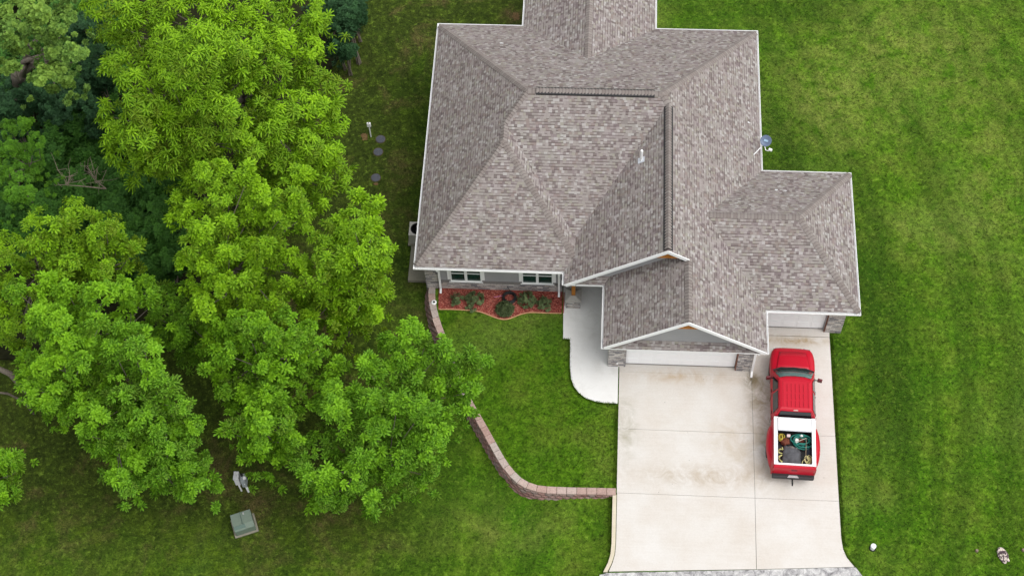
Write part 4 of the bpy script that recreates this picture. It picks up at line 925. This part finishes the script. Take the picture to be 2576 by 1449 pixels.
def disc_lamp(name, x, y, z, r, lb, cat):
    root = empty(name, (x, y, z), 0, lb, cat)
    MB().lathe([(r * .75, 0), (r, .015), (r, .045), (r * .8, .06), (r * .45, .062)], n=20).build('rim', M['white'], root, smooth=False)
    MB().lathe([(r * .42, .061), (r * .42, .072), (r * .2, .08)], n=14).build('center', M['dark'], root)
disc_lamp('wall_lamp', -12.66, 1.86, .055, .12, 'round white fitting with a dark centre on the retaining wall cap', 'fitting')
tag(MB().lathe([(.0, 0), (.04, .0), (.045, .03), (.0, .045)], (-4.37, -1.035, .32), 14, Matrix.Rotation(R_(90), 3, 'X')).build('pipe_cap', M['white']), 'small round white pipe cap on the stone pier left of the double garage door', 'cap')
# air conditioner
ac = empty('air_conditioner', (-13.72, 5.62, -.5), 0, 'square pale air conditioner cabinet half hidden under the west eave', 'air conditioner')
MB().box(-.38, .38, -.38, .38, .08, .80).build('cabinet', plain('beige_metal', srgb(190, 186, 178), .5, .4), ac, bevel=.02)
MB().lathe([(.30, .80), (.31, .815), (.29, .82), (.0, .81)], n=28).build('fan_opening', M['black'], ac)
g_ = MB()
for k in range(4): g_.lathe([(.06 + .065 * k, .825), (.065 + .065 * k, .835), (.07 + .065 * k, .825)], n=24)
for k in range(4): g_.tube([(.3 * math.cos(k * .785), .3 * math.sin(k * .785), .83), (-.3 * math.cos(k * .785), -.3 * math.sin(k * .785), .83)], .006, 4)
g_.build('fan_grille', M['black'], ac)
MB().box(-.45, .45, -.45, .45, .0, .075).build('base_pad', M['pad'], ac)
# satellite dish
sdh = empty('satellite_dish', (1.62, 8.15, rt(1.62, 8.15)), 0, 'grey blue satellite dish on a bent arm at the east edge of the roof', 'satellite dish')
dm = Matrix.Rotation(R_(-12), 3, 'Z') @ Matrix.Rotation(R_(52), 3, 'X'); D = MB(); pr_ = [(.001, 0.0), (.08, .004), (.16, .018), (.24, .042), (.30, .068), (.305, .078), (.295, .080), (.23, .052), (.15, .028), (.001, .012)]
D.lathe([(a * .84, b_ * .84) for a, b_ in pr_], (.36, .42, .60), 32, Matrix.Rotation(R_(-20), 3, 'Z') @ Matrix.Rotation(R_(38), 3, 'X'))
D.build('reflector', plain('dish_grey', srgb(98, 112, 136), .4, .5), sdh, smooth=True)
MB().box(-.10, .10, -.045, .045, .0, .006, Matrix.Translation((.355, .40, .635)) @ (Matrix.Rotation(R_(-20), 4, 'Z') @ Matrix.Rotation(R_(38), 4, 'X'))).build('emblem', plain('dish_emblem', srgb(150, 178, 200), .4, .4), sdh)
MB().tube([(-.14, -.02, .02), (-.14, -.02, .14), (.2, .30, .34), (.36, .44, .58)], .024, 8).build('mast', M['white'], sdh)
MB().tube([(.3, .26, .46), (.36, .05, .40), (.48, -.02, .44)], .02, 8).build('feed_arm', M['white'], sdh)
MB().box(-.07, .09, -.05, .06, -.04, .05, Matrix.Translation((.54, .0, .50)) @ Matrix.Rotation(R_(-25), 4, 'Z')).build('feed_horn', M['white'], sdh, bevel=.015)
# septic lids and marker post
for i, (px, lb) in enumerate((((957, 349), 'northernmost of the three round slate grey lids, beside the white marker post'), ((951, 381), 'middle one of the three round slate grey lids in the west lawn'), ((945, 446), 'southernmost round slate grey lid, set apart from the other two'))):
    c = at(*px, -.58); z0 = step_z(c.x, c.y); root = empty('septic_lid', (c.x, c.y, z0), 0, lb, 'lid', 'round lids in the west lawn')
    MB().lathe([(.22, -.05), (.225, .03), (.21, .05), (.02, .06)], n=28).build('lid', plain('slate_plastic', srgb(84, 86, 92), .8, .2, .1), root)
    rb = MB()
    for k in range(8): a = k * .785; rb.box(.06, .19, -.008, .008, .045, .066, Matrix.Rotation(a, 4, 'Z'))
    rb.build('ribs', plain('slate_rib', srgb(74, 76, 84), .7, .3), root)
    MB().lathe([(.26, -.04), (.27, .012), (.235, .018)], n=28).build('collar', plain('dirt', srgb(74, 72, 40), .95, .1, .3, 8), root)
c = at(933, 343, -.6); z0 = step_z(c.x, c.y); mp = empty('marker_post', (c.x, c.y, z0), 0, 'white marker post with a small box on top, beside the northern grey lid', 'post')
MB().tube([(0, 0, 0), (0, 0, .95)], .03, 8).build('post', M['white'], mp); MB().box(-.09, .09, -.05, .05, .85, 1.12).build('box', M['white'], mp, bevel=.01)
MB().lathe([(.0, 1.12), (.035, 1.12), (.03, 1.16), (0, 1.17)], n=10).build('cap', plain('grey_cap', srgb(150, 150, 150), .5, .3), mp)
def patch(pxs, z, col, nm='soil_patch', n=22):
    for (x, y, rx, ry) in pxs:
        c = at(x, y, z); ring = []
        for k in range(n):
            a = 6.283 * k / n; f = rng.uniform(.55, 1.15); ring.append((c.x + rx * f * math.cos(a), c.y + ry * f * math.sin(a)))
        m = MB(); m.add([(a, b, step_z(a, b) + .012) for a, b in ring] + [(c.x, c.y, step_z(c.x, c.y) + .03)], [(k, (k + 1) % n, n) for k in range(n)])
        tag(m.build(nm, col, smooth=True), kind='structure')
soil = plain('bare_soil', srgb(104, 84, 56), .95, .1, .35, 12, bump=.6)
patch([(917, 343, .22, .22), (1298, 42, .22, .30), (945, 462, .16, .08)], -.6, soil)
# utility meter boxes
u0 = at(608, 1222, -.55); uz = step_z(u0.x, u0.y)
um = empty('meter_pedestal', (u0.x, u0.y, uz), 0, 'white and grey utility boxes on short posts above the green cabinet', 'utility box')
def lp(px, py, z): q = at(px, py, z + uz); return (q.x - u0.x, q.y - u0.y)
white_w = plain('painted_box', srgb(202, 202, 202), .5, .4, .05); greyb = plain('grey_box', srgb(150, 155, 158), .5, .4, .08)
ax, ay = lp(600, 1198, 1.35); rz_ = Matrix.Rotation(R_(4), 4, 'Z')
T_ = lambda x, y, z=0: Matrix.Translation((x, y, z)) @ rz_
b = MB(); b.box(-.11, .10, -.17, .19, .75, 1.40, T_(ax - .10, ay + .02)); b.build('meter_box', white_w, um, bevel=.012)
MB().box(-.115, .105, -.20, .0, 1.38, 1.43, T_(ax - .10, ay + .02)).build('box_hood', white_w, um, bevel=.01)
MB().box(-.10, .09, -.20, .14, .60, 1.28, T_(ax + .16, ay + .03)).build('breaker_box', greyb, um, bevel=.012)
MB().lathe([(.055, 1.28), (.055, 1.42), (.0, 1.43)], (ax + .12, ay + .08, 0), 14).build('meter_dial', M['black'], um)
MB().box(-.06, .06, -.05, .06, 1.28, 1.36, T_(ax + .25, ay - .05)).build('junction_box', M['white'], um, bevel=.01)
MB().tube([(ax + .20, ay - .12, 1.0), (ax + .205, ay - .10, -.1)], .052, 10).build('post', M['white'], um)
MB().tube([(ax - .10, ay - .10, .8), (ax - .10, ay - .08, -.1)], .035, 8).build('post', M['white'], um)
MB().tube([(ax + .10, ay + .10, .65), (ax + .10, ay + .10, -.1)], .03, 8).build('conduit', greyb, um)
# transformer cabinet
tc = at(612, 1316, -.5); tz = step_z(tc.x, tc.y); tr = empty('transformer_cabinet', (tc.x, tc.y, tz), R_(22), 'low green metal transformer cabinet on a concrete pad in the southwest lawn', 'utility cabinet')
green = plain('cabinet_green', srgb(104, 118, 104), .5, .4, .06); green2 = plain('cabinet_dark_green', srgb(84, 104, 94), .5, .4, .06)
MB().box(-.50, .52, -.42, .44, .0, .10).build('concrete_pad', M['pad'], tr, bevel=.02)
bd = MB(); sec = lambda x: [Vector((x, -.36, .10)), Vector((x, -.36, .55)), Vector((x, -.18, .70)), Vector((x, .36, .76)), Vector((x, .36, .10))]
bd.loft([sec(-.42), sec(.44)]); bd.build('cabinet', green, tr, bevel=.015)
MB().add([(-.40, -.372, .53), (.08, -.372, .53), (.08, -.19, .712), (-.40, -.19, .712), (-.40, -.362, .53), (.08, -.362, .53), (.08, -.19, .700), (-.40, -.19, .700)], [(0, 1, 2, 3), (7, 6, 5, 4), (0, 4, 5, 1), (1, 5, 6, 2), (2, 6, 7, 3), (3, 7, 4, 0)]).build('front_plate', green2, tr)
MB().box(-.01, .01, -.17, .37, .702, .772).build('lid_seam', green2, tr)
MB().box(.10, .16, .20, .30, .765, .80).build('hasp', plain('steel', srgb(160, 160, 158), .4, .5), tr, bevel=.01)
# southeast corner bits
c = at(2195, 1378, 0); root = empty('white_pipe', (c.x, c.y, -.04), 0, 'round white capped pipe standing in the grass right of the driveway mouth', 'pipe')
MB().lathe([(.095, -.1), (.095, .22), (.11, .22), (.11, .29), (.085, .31), (0, .315)], n=24).build('cap', M['white'], root)
MB().lathe([(.14, .0), (.13, .03), (.1, .035)], n=24).build('collar', M['dark'], root)
for (x, y, lb) in ((2457, 1385, 'small round wooden stub in the grass left of the speckled rock'), (2574, 1383, 'small round wooden stub at the east edge, right of the speckled rock')):
    c = at(x, y, 0); tag(MB().lathe([(.065, -.1), (.062, .10), (.055, .125), (0, .13)], (c.x, c.y, -.04), 14).build('wooden_stub', wood_mat('weathered_stub', srgb(112, 96, 84), srgb(140, 122, 108))), lb, 'stub')
def rock():
    c = at(2524, 1396, 0); bm = bmesh.new(); bmesh.ops.create_icosphere(bm, subdivisions=4, radius=1)
    from mathutils import noise as nz
    for v in bm.verts:
        d = v.co.copy(); k = 1 + .28 * nz.noise(d * 1.6) + .12 * nz.noise(d * 4); v.co = Vector((d.x * .21, d.y * .33, max(-.05, d.z) * .24)) * k
    bmesh.ops.rotate(bm, verts=bm.verts, matrix=Matrix.Rotation(R_(22), 3, 'Z')); me = bpy.data.meshes.new('rock'); bm.to_mesh(me); bm.free()
    t = NT('speckled_rock', .9, .2); P = t.coord(); t.color(t.mix(t.ramp(t.noise(P, 7, 3, .6), [(.46, 0.), (.52, 1.)]), srgb(88, 72, 78), srgb(214, 200, 188))); t.bump(t.noise(P, 14, 5, .8), .8, .03)
    me.materials.append(t.m); o = bpy.data.objects.new('rock', me); COL.objects.link(o); o.location = (c.x, c.y, -.05); tag(o, 'oval rock speckled cream and dark purple in the southeast grass', 'rock')
rock()

# ================================================================== PICKUP TRUCK
def truck():
    red = NT('red_paint', .45, .25); red.color(srgb(182, 6, 36)); red.p.inputs['Coat Weight'].default_value = .22; red.p.inputs['Coat Roughness'].default_value = .15; red = red.m
    tyre = plain('tyre_rubber', srgb(34, 34, 34), .85, .2); rim = plain('rim_metal', srgb(170, 170, 172), .35, .6, .05, metal=.6); trim = plain('dark_trim', srgb(40, 38, 40), .5, .4)
    wg = plain('windscreen', srgb(84, 108, 104), .1, .5, .15, 2); sg = plain('tinted_glass', srgb(26, 28, 30), .12, .3, .1)
    wh = plain('white_cover', (.84, .84, .84, 1), .45, .4, .02)
    R = empty('pickup_truck', (3.10, -3.22, .012), R_(-1.6), 'red crew cab pickup truck with white rails round its open bed', 'pickup truck')
    def sect(y, w, zt, crown=.04, zs=None, zb=.34):
        zs = zs or zt - .10
        h = [(0, zb), (w * .88, zb), (w * .97, zb + .12), (w, (zb + zs) / 2), (w * .985, zs - .04), (w * .93, zs + .03), (w * .80, zt), (w * .45, zt + crown * .8), (0, zt + crown)]
        return [Vector((x, y, z)) for x, z in h] + [Vector((-x, y, z)) for x, z in h[-2:0:-1]]
    b = MB(); S = [(2.93, .72, .78, .02, .70, .45), (2.90, .80, .88, .03, .78, .36), (2.78, .88, .97, .04, .86, .34), (2.60, .93, 1.03, .05, .90, .34), (2.35, .965, 1.075, .06, .95, .34), (2.0, .975, 1.115, .07, 1.0, .36), (1.74, .955, 1.15, .07, 1.05, .36), (1.45, .935, 1.17, .06, 1.08, .34), (.6, .93, 1.19, .04, 1.10, .34), (-.3, .93, 1.19, .04, 1.10, .34), (-.64, .93, 1.19, .04, 1.10, .34)]
    b.loft([sect(y, w_, zt, cr, zs, zb) for y, w_, zt, cr, zs, zb in S]); b.build('body', red, R, smooth=True).modifiers.new('sub', 'SUBSURF').levels = 1
    bpy.context.view_layer.update()
    hoodp = MB()    # raised hood panel
    rings = []
    for y, w_, z in ((2.62, .50, 1.08), (2.3, .58, 1.135), (1.9, .63, 1.185), (1.72, .66, 1.215)):
        rings.append([Vector((-w_ - .07, y, z - .035)), Vector((-w_, y, z)), Vector((-w_ * .5, y, z + .022)), Vector((0, y, z + .03)), Vector((w_ * .5, y, z + .022)), Vector((w_, y, z)), Vector((w_ + .07, y, z - .035))])
    hoodp.loft(rings, closed=False); ho = hoodp.build('hood', red, R, smooth=True); s = ho.modifiers.new('t', 'SOLIDIFY'); s.thickness = .03; s.offset = -1
    # cab
    def ring(z, yf, yb, w_, bow): return [Vector((-w_, yf - bow, z)), Vector((-w_ * .6, yf - bow * .25, z)), Vector((0, yf, z)), Vector((w_ * .6, yf - bow * .25, z)), Vector((w_, yf - bow, z)), Vector((w_, yb, z)), Vector((0, yb - .02, z)), Vector((-w_, yb, z))]
    cab = MB(); cab.loft([ring(1.15, 1.78, -.64, .90, .16), ring(1.24, 1.70, -.63, .885, .16), ring(1.78, 1.06, -.56, .70, .10), ring(1.83, .95, -.50, .66, .09), ring(1.86, .80, -.43, .58, .06)])
    cab.build('cab', red, R, bevel=.02)
    ribs = MB()
    for k in range(5):
        for (y0, y1) in ((.30, .66), (-.04, .22), (-.40, -.12)):
            x = -.34 + .17 * k; ribs.box(x - .018, x + .018, y0, y1, 1.855, 1.888)
    ribs.box(-.53, -.515, -.40, .76, 1.85, 1.884); ribs.box(.515, .53, -.40, .76, 1.85, 1.884); ribs.build('roof_ribs', red, R, bevel=.005)
    def pane(name, pts, mat, t=.012):
        P = [Vector(p) for p in pts]; n = (P[1] - P[0]).cross(P[2] - P[0]).normalized(); m = MB(); k = len(P)
        m.add([p + n * t for p in P] + [p - n * .004 for p in P], [tuple(range(k)), tuple(range(2 * k - 1, k - 1, -1))] + [(i, k + i, k + (i + 1) % k, (i + 1) % k) for i in range(k)]); return m.build(name, mat, R)
    # windscreen follows the bowed front
    ws = MB(); lo = ring(1.26, 1.69, 0, .84, .16)[:5]; hi = ring(1.77, 1.085, 0, .66, .10)[:5]
    ws.loft([[p + Vector((0, .016, .014)) for p in lo], [p + Vector((0, .016, .014)) for p in hi]], closed=False)
    o = ws.build('windscreen', wg, R, smooth=True); s = o.modifiers.new('t', 'SOLIDIFY'); s.thickness = .01; s.offset = -1
    cw_ = MB(); lo2 = ring(1.20, 1.80, 0, .88, .17)[:5]; cw_.loft([[p + Vector((0, .03, .012)) for p in lo2], [p + Vector((0, .02, .026)) for p in ring(1.255, 1.70, 0, .86, .16)[:5]]], closed=False)
    o = cw_.build('cowl', trim, R); s = o.modifiers.new('t', 'SOLIDIFY'); s.thickness = .012
    wp = MB()
    for x0, x1 in ((-.60, -.08), (.05, .58)): wp.tube([(x0, 1.70, 1.285), (x1, 1.645, 1.34)], .010, 5)
    wp.build('wipers', trim, R)
    pane('rear_window', [(-.74, -.645, 1.24), (.74, -.645, 1.24), (.62, -.582, 1.77), (-.62, -.582, 1.77)], sg)
    pane('brake_lamp', [(-.10, -.545, 1.80), (.10, -.545, 1.80), (.09, -.53, 1.84), (-.09, -.53, 1.84)], plain('clear_lamp', srgb(210, 190, 180), .3, .5))
    for s in (-1, 1):
        for y0, y1, t0, t1 in ((1.30, .56, .86, .50), (.44, -.46, .40, -.42)):
            a = [(s * .882, y0, 1.26), (s * .882, y1, 1.26), (s * .728, t1, 1.72), (s * .728, t0, 1.72)]
            pane('side_window', a if s < 0 else a[::-1], sg)
            hd = MB().box(s * .928 - .014, s * .928 + .014, y1 + .08, y1 + .24, 1.0, 1.03); hd.build('door_handle', trim, R, bevel=.005)
        m = MB().tube([(s * .86, 1.22, 1.22), (s * 1.0, 1.20, 1.28)], .022, 6); mi = m.build('mirror', trim, R)
        h_ = MB().box(-.10, .10, -.055, .045, -.10, .12, Matrix.Translation((s * 1.09, 1.17, 1.33)) @ Matrix.Rotation(R_(-14 * s), 4, 'Z')); h_.build('housing', plain('dark_red_plastic', srgb(92, 12, 24), .4, .5), mi, bevel=.03, seg=3)
        for y in (1.36, .50, -.50): MB().box(s * .935 - .006, s * .935 + .006, y - .008, y + .008, .45, 1.12).build('door_seam', trim, R)
        # wheels
        for y in (2.02, -1.72):
            x = s * (.80 if y > 0 else .93); rm_ = Matrix.Rotation(R_(90), 3, 'Y')
            wl = MB().lathe([(.24, -.12), (.37, -.13), (.40, -.09), (.405, 0), (.40, .09), (.37, .13), (.24, .12)], (x, y, .405), 28, rm_).build('wheel', tyre, R, smooth=True)
            MB().lathe([(.0, s * .09), (.08, s * .10), (.17, s * .07), (.235, s * .115), (.24, s * .11)], (x, y, .405), 24, rm_).build('rim', rim, wl)
        # rear fender: wide flare over the rear wheels
        fl = MB(); rg_ = []
        for i in range(13):
            t = i / 12; y = -.78 - 1.86 * t; k = math.sin(math.pi * min(1, max(0, t))) ** .55; xo = .93 + .20 * k; zt = 1.0 + .10 * k
            rg_.append([Vector((s * .84, y, .42)), Vector((s * (xo - .02), y, .42 + .30 * k)), Vector((s * xo, y, .66 + .12 * k)), Vector((s * (xo - .02), y, .84 + .08 * k)), Vector((s * (xo - .09), y, zt - .05)), Vector((s * .86, y, zt + .06))])
        fl.loft(rg_); fl.build('rear_fender', red, R, smooth=True)
        pb = MB(); rg_ = [[Vector((s * .76, y, .45)), Vector((s * .91, y, .45)), Vector((s * .93, y, .9)), Vector((s * .90, y, 1.18)), Vector((s * .84, y, 1.36)), Vector((s * .76, y, 1.36))] for y in (-.68, -2.88)]
        pb.loft(rg_); pb.build('bed_side', red, R, bevel=.02)
        MB().box(s * .865 - .0, s * .69, -2.84, -.66, 1.362, 1.40).build('bed_rail', wh, R, bevel=.01)
        MB().box(s * .705, s * .685, -2.70, -.72, 1.402, 1.412).build('rail_track', trim, R)
        pane('tail_lamp', [(s * .80, -2.935, .80), (s * .90, -2.935, .80), (s * .90, -2.92, 1.22), (s * .80, -2.92, 1.22)][::s], plain('lamp_red', srgb(150, 10, 16), .25, .6))
        pane('headlight', [(s * .80, 2.905, .74), (s * .48, 2.955, .74), (s * .48, 2.93, .88), (s * .78, 2.88, .88)][::-s], plain('lamp_clear', srgb(210, 212, 210), .15, .8))
    MB().box(-.42, .42, 2.94, 2.965, .50, .78).build('grille', trim, R, bevel=.01)
    MB().box(-.76, .76, -2.82, -.72, .90, .96).build('bed_floor', M['black'], R)
    MB().box(-.76, .76, -.74, -.66, .5, 1.34).build('bed_front_wall', red, R)
    MB().box(-.69, .69, -1.28, -.70, 1.415, 1.44).build('bed_cover', wh, R, bevel=.01)
    MB().tube([(-.69, -1.30, 1.42), (.69, -1.30, 1.42)], .022, 8).build('cover_edge', plain('aluminium', srgb(180, 182, 186), .35, .6, metal=.5), R)
    tg = MB(); tg.loft([[Vector((-.86, y, .55)), Vector((.86, y, .55)), Vector((.86, y, z1)), Vector((-.86, y, z1))] for y, z1 in ((-2.80, 1.345), (-2.88, 1.335), (-2.94, 1.26))]); tgo = tg.build('tailgate', red, R, bevel=.02)
    MB().box(-.76, .76, -2.835, -2.76, 1.348, 1.398).build('rear_rail', wh, R, bevel=.01)
    MB().box(-.12, .12, -2.955, -2.935, 1.05, 1.12).build('tailgate_handle', trim, tgo, bevel=.01)
    bp = MB(); bp.loft([[Vector((-.86, y, z0)), Vector((.86, y, z0)), Vector((.88 - (k == 2) * .03, y, z1)), Vector((-.88 + (k == 2) * .03, y, z1))] for k, (y, z0, z1) in enumerate(((-2.90, .48, .70), (-3.05, .48, .70), (-3.11, .52, .67)))])
    bo = bp.build('rear_bumper', trim, R, bevel=.03, seg=3)
    MB().add([(-.24, -3.10, .705), (.24, -3.10, .705), (.17, -3.0, .712), (-.17, -3.0, .712), (-.24, -3.10, .69), (.24, -3.10, .69), (.17, -3.0, .69), (-.17, -3.0, .69)], [(0, 1, 2, 3), (7, 6, 5, 4), (0, 4, 5, 1), (1, 5, 6, 2), (2, 6, 7, 3), (3, 7, 4, 0)]).build('bumper_step', plain('step_grey', srgb(170, 170, 170), .5, .4), bo)
    h_ = MB().box(-.03, .03, -3.34, -3.0, .40, .45); h_.tube([(0, -3.30, .44), (0, -3.30, .52)], .018, 8); h_.lathe([(0, .51), (.025, .52), (.033, .55), (.02, .575), (0, .58)], (0, -3.30, 0), 12); h_.build('tow_hitch', M['black'], R)
    # bits lying in the bed
    Mt = Matrix.Translation(R.location) @ Matrix.Rotation(R_(-1.6), 4, 'Z')
    def item(name, mb, mat, lb, cat, smooth=True, **k):
        c = sum((Vector(v) for v in mb.v), Vector()) / len(mb.v); mb.v = [tuple(Vector(v) - c) for v in mb.v]; o = mb.build(name, mat, None, smooth=smooth, **k)
        o.location = Mt @ c; o.rotation_euler = (0, 0, R_(-1.6)); return tag(o, lb, cat)
    def loops(cx, cy, z, rx, ry, n, rad, jit):
        m = MB()
        for k in range(n):
            a0 = rng.uniform(0, 6.28); s1, s2 = rng.uniform(1 - jit, 1 + jit, 2); ox, oy = rng.normal(size=2) * jit * .25
            pts = [(cx + ox + rx * s1 * math.cos(a0 + t), cy + oy + ry * s2 * math.sin(a0 + t), z + k * rad * .9 + .012 * math.sin(2 * t + k)) for t in np.linspace(0, 5.9, 26)]
            m.tube(pts, rad, 6)
        return m
    zb = .96
    item('hose', loops(.32, -1.62, zb + .12, .34, .24, 8, .020, .2), plain('teal_hose', srgb(30, 122, 108), .5, .4, .15), 'coiled teal green hose in the front right of the truck bed', 'hose')
    item('rope', loops(-.60, -1.48, zb + .16, .09, .13, 6, .018, .25), plain('yellow_rope', srgb(176, 158, 62), .7, .2), 'small yellow rope coil in the front left corner of the truck bed', 'rope')
    def scribble(cx, cy, z, sx, sy, n, rad):
        P = [(cx + rng.uniform(-sx, sx), cy + sy * (2 * i / n - 1) + rng.uniform(-.06, .06), z + rng.uniform(0, .08)) for i in range(n)]
        return MB().tube([tuple(p) for p in catmull(P, 7)], rad, 6)
    item('rope', scribble(-.58, -2.28, zb + .16, .11, .38, 19, .021), plain('pale_rope', srgb(184, 180, 116), .7, .2), 'tangled pale yellow rope along the left side of the truck bed', 'rope')
    item('rope', loops(.56, -2.50, zb + .14, .10, .15, 7, .019, .3), plain('cream_rope', srgb(206, 196, 140), .7, .2), 'cream rope bundle in the rear right corner of the truck bed', 'rope')
    tp = MB(); N = 15; vs = []
    from mathutils import noise as nz
    for j in range(N):
        for i in range(N):
            u, v = i / (N - 1), j / (N - 1); wv = .44 * (1 - .22 * v) + .05 * nz.noise(Vector((0, v * 4, 1)))
            vs.append((-.10 + (u - .5) * 2 * wv, -2.68 + .88 * v + .03 * nz.noise(Vector((u * 4, 0, 3))), zb + .03 + .17 * math.sin(math.pi * u) ** .5 * math.sin(math.pi * min(1, max(0.001, v))) ** .4 + .05 * nz.noise(Vector((u * 5, v * 5, 0)))))
    tp.add(vs, [(j * N + i, j * N + i + 1, (j + 1) * N + i + 1, (j + 1) * N + i) for j in range(N - 1) for i in range(N - 1)])
    o = item('tarp', tp, plain('charcoal_cloth', srgb(84, 84, 87), .85, .2, .25, 6), 'rumpled charcoal grey tarp filling the rear of the truck bed', 'tarp'); s = o.modifiers.new('t', 'SOLIDIFY'); s.thickness = .01
    item('pole', MB().tube([(.50, -1.50, zb + .26), (.46, -2.62, zb + .22)], .014, 6), plain('stick', srgb(150, 132, 112), .7, .2), 'long thin tan pole lying lengthwise at the right of the truck bed', 'pole')
    item('pole', MB().tube([(.06, -1.72, zb + .28), (.48, -1.54, zb + .34)], .014, 6), plain('stick2', srgb(196, 186, 170), .7, .2), 'short pale stick lying across the teal hose', 'pole')
    def blob(cx, cy, z, sx, sy, sz, name, col, lb, cat, seed):
        bm = bmesh.new(); bmesh.ops.create_icosphere(bm, subdivisions=3, radius=1)
        for v in bm.verts:
            d = v.co.copy(); k = 1 + .45 * nz.noise(d * 1.7 + Vector((seed, 0, 0))); v.co = Vector((cx + d.x * sx * k, cy + d.y * sy * k, z + d.z * sz * k))
        m = MB(); m.add([tuple(v.co) for v in bm.verts], [tuple(v.index for v in f.verts) for f in bm.faces]); bm.free(); item(name, m, plain(name + str(seed), col, .85, .2, .35, 12), lb, cat)
    blob(-.38, -1.66, zb + .12, .20, .15, .12, 'burlap_sack', srgb(104, 58, 44), 'brown crumpled sack near the front left of the truck bed', 'sack', 1)
    blob(-.05, -1.95, zb + .08, .22, .12, .08, 'cloth', srgb(120, 112, 106), 'dusty grey cloth between the sack and the tarp', 'cloth', 21)
    blob(.62, -2.05, zb + .08, .10, .28, .10, 'duffel_bag', srgb(52, 56, 66), 'dark blue bag along the right side of the truck bed', 'bag', 25)
    blob(.25, -1.5, zb + .08, .22, .16, .09, 'leather_bag', srgb(82, 42, 32), 'dark brown bag lying inside the teal hose coil', 'bag', 5)
    blob(.10, -1.62, zb + .22, .09, .11, .07, 'rag', srgb(220, 218, 212), 'white crumpled rag beside the teal hose coil', 'rag', 9)
    item('box', MB().box(-.30, -.15, -1.46, -1.34, zb + .1, zb + .22), plain('pink_box', srgb(222, 196, 192), .6, .3), 'small pale pink box near the front of the truck bed', 'box', smooth=False, bevel=.01)
    blob(.30, -1.40, zb + .25, .07, .05, .04, 'cup', srgb(226, 226, 222), 'small white crushed cup on the teal hose coil', 'cup', 13)
truck()

# ================================================================== GRASS TUFTS (blades on the turf and spilling over every edge)
def tufts(name, mat, pts, hs, label=None):
    N = len(pts); K = 5; P = np.repeat(pts, K, 0); n = len(P); a = rng.uniform(0, 6.283, n); h = np.repeat(hs, K) * rng.uniform(.6, 1.2, n); lean = rng.uniform(.2, .9, n); w_ = rng.uniform(.006, .014, n)
    b = P + np.stack([np.cos(a), np.sin(a), np.zeros(n)], 1) * rng.uniform(0, .035, n)[:, None]; d = np.stack([np.cos(a), np.sin(a), np.zeros(n)], 1); sd_ = np.stack([-np.sin(a), np.cos(a), np.zeros(n)], 1)
    tip = b + d * (h * lean)[:, None]; tip[:, 2] += h * (1 - .3 * lean)
    V = np.stack([b - sd_ * w_[:, None], b + sd_ * w_[:, None], tip + sd_ * (w_ * .3)[:, None], tip - sd_ * (w_ * .3)[:, None]], 1).reshape(-1, 3).astype(np.float32)
    F = np.arange(n * 4, dtype=np.int32)
    me = bpy.data.meshes.new(name); me.vertices.add(len(V)); me.vertices.foreach_set('co', V.ravel()); me.loops.add(len(F)); me.loops.foreach_set('vertex_index', F); me.polygons.add(n); me.polygons.foreach_set('loop_start', np.arange(0, n * 4, 4, dtype=np.int32)); me.update(calc_edges=True)
    me.materials.append(mat); o = bpy.data.objects.new(name, me); COL.objects.link(o); return tag(o, 'short mown blades of lawn grass', 'grass', kind='stuff')
def inside(x, y, poly):
    c = False; n = len(poly)
    for i in range(n):
        x1, y1 = poly[i]; x2, y2 = poly[i - 1]
        if (y1 > y) != (y2 > y) and x < (x2 - x1) * (y - y1) / (y2 - y1) + x1: c = not c
    return c
lawn_poly = poly
hard = [[(-4.5, -10.6), (-4.5, 3), (5.02, 3), (5.0, -9.1), (5.6, -10.6)], [(-13.1, 19), (-13.1, 2.6), (-4.3, 2.6), (-4.3, -1.1), (1.5, -1.1), (1.5, 1), (5.5, 1), (5.5, 7.2), (1.6, 7.2), (1.6, 19)], wk]
G1 = []; 
while len(G1) < 42000:
    x, y = rng.uniform(-30, 16), rng.uniform(-12, 21)
    if x < -6 and rng.random() < .35: continue
    if any(inside(x, y, h) for h in hard) or inside(x, y, lawn_poly): continue
    if min((abs(x - q.x) + abs(y - q.y)) for q in wallc[::4]) < .45: continue
    G1.append((x, y, step_z(x, y) - .005))
for _ in range(2600): y = rng.uniform(-9.0, .9); G1.append((5.02 + abs(rng.normal()) * .04, y, -.04))
for _ in range(300): t_ = rng.random(); G1.append((5.06 + .45 * t_, -9.1 - .75 * t_ ** .7, -.04))
for _ in range(900): y = rng.uniform(-9.6, -7.1); G1.append((-4.47 - abs(rng.normal()) * .03, y, step_z(-4.5, y)))
G1 = np.array(G1); tufts('grass_blades', M['grass'], G1, rng.uniform(.03, .075, len(G1)))
G2 = []
while len(G2) < 5200:
    x, y = rng.uniform(-12.8, -4.3), rng.uniform(-6.9, 1.55)
    if not inside(x, y, lawn_poly) or inside(x, y, wk) or (y > 1.1 and inside(x, y, mb_)): continue
    if min((abs(x - q.x) + abs(y - q.y)) for q in wallc[::3]) < .3: continue
    G2.append((x, y, -.035))
for _ in range(1100): G2.append((-4.34 - abs(rng.normal()) * .03, rng.uniform(-6.75, -2.9), -.035))
for a_, b_ in zip(wk[4:], wk[5:]):
    for _ in range(int(260 * math.hypot(b_[0] - a_[0], b_[1] - a_[1]))): t_ = rng.random(); G2.append((a_[0] + (b_[0] - a_[0]) * t_ - abs(rng.normal()) * .03, a_[1] + (b_[1] - a_[1]) * t_ - abs(rng.normal()) * .03, -.035))
G2 = np.array(G2); tufts('grass_blades', M['front_grass'], G2, rng.uniform(.03, .07, len(G2)))
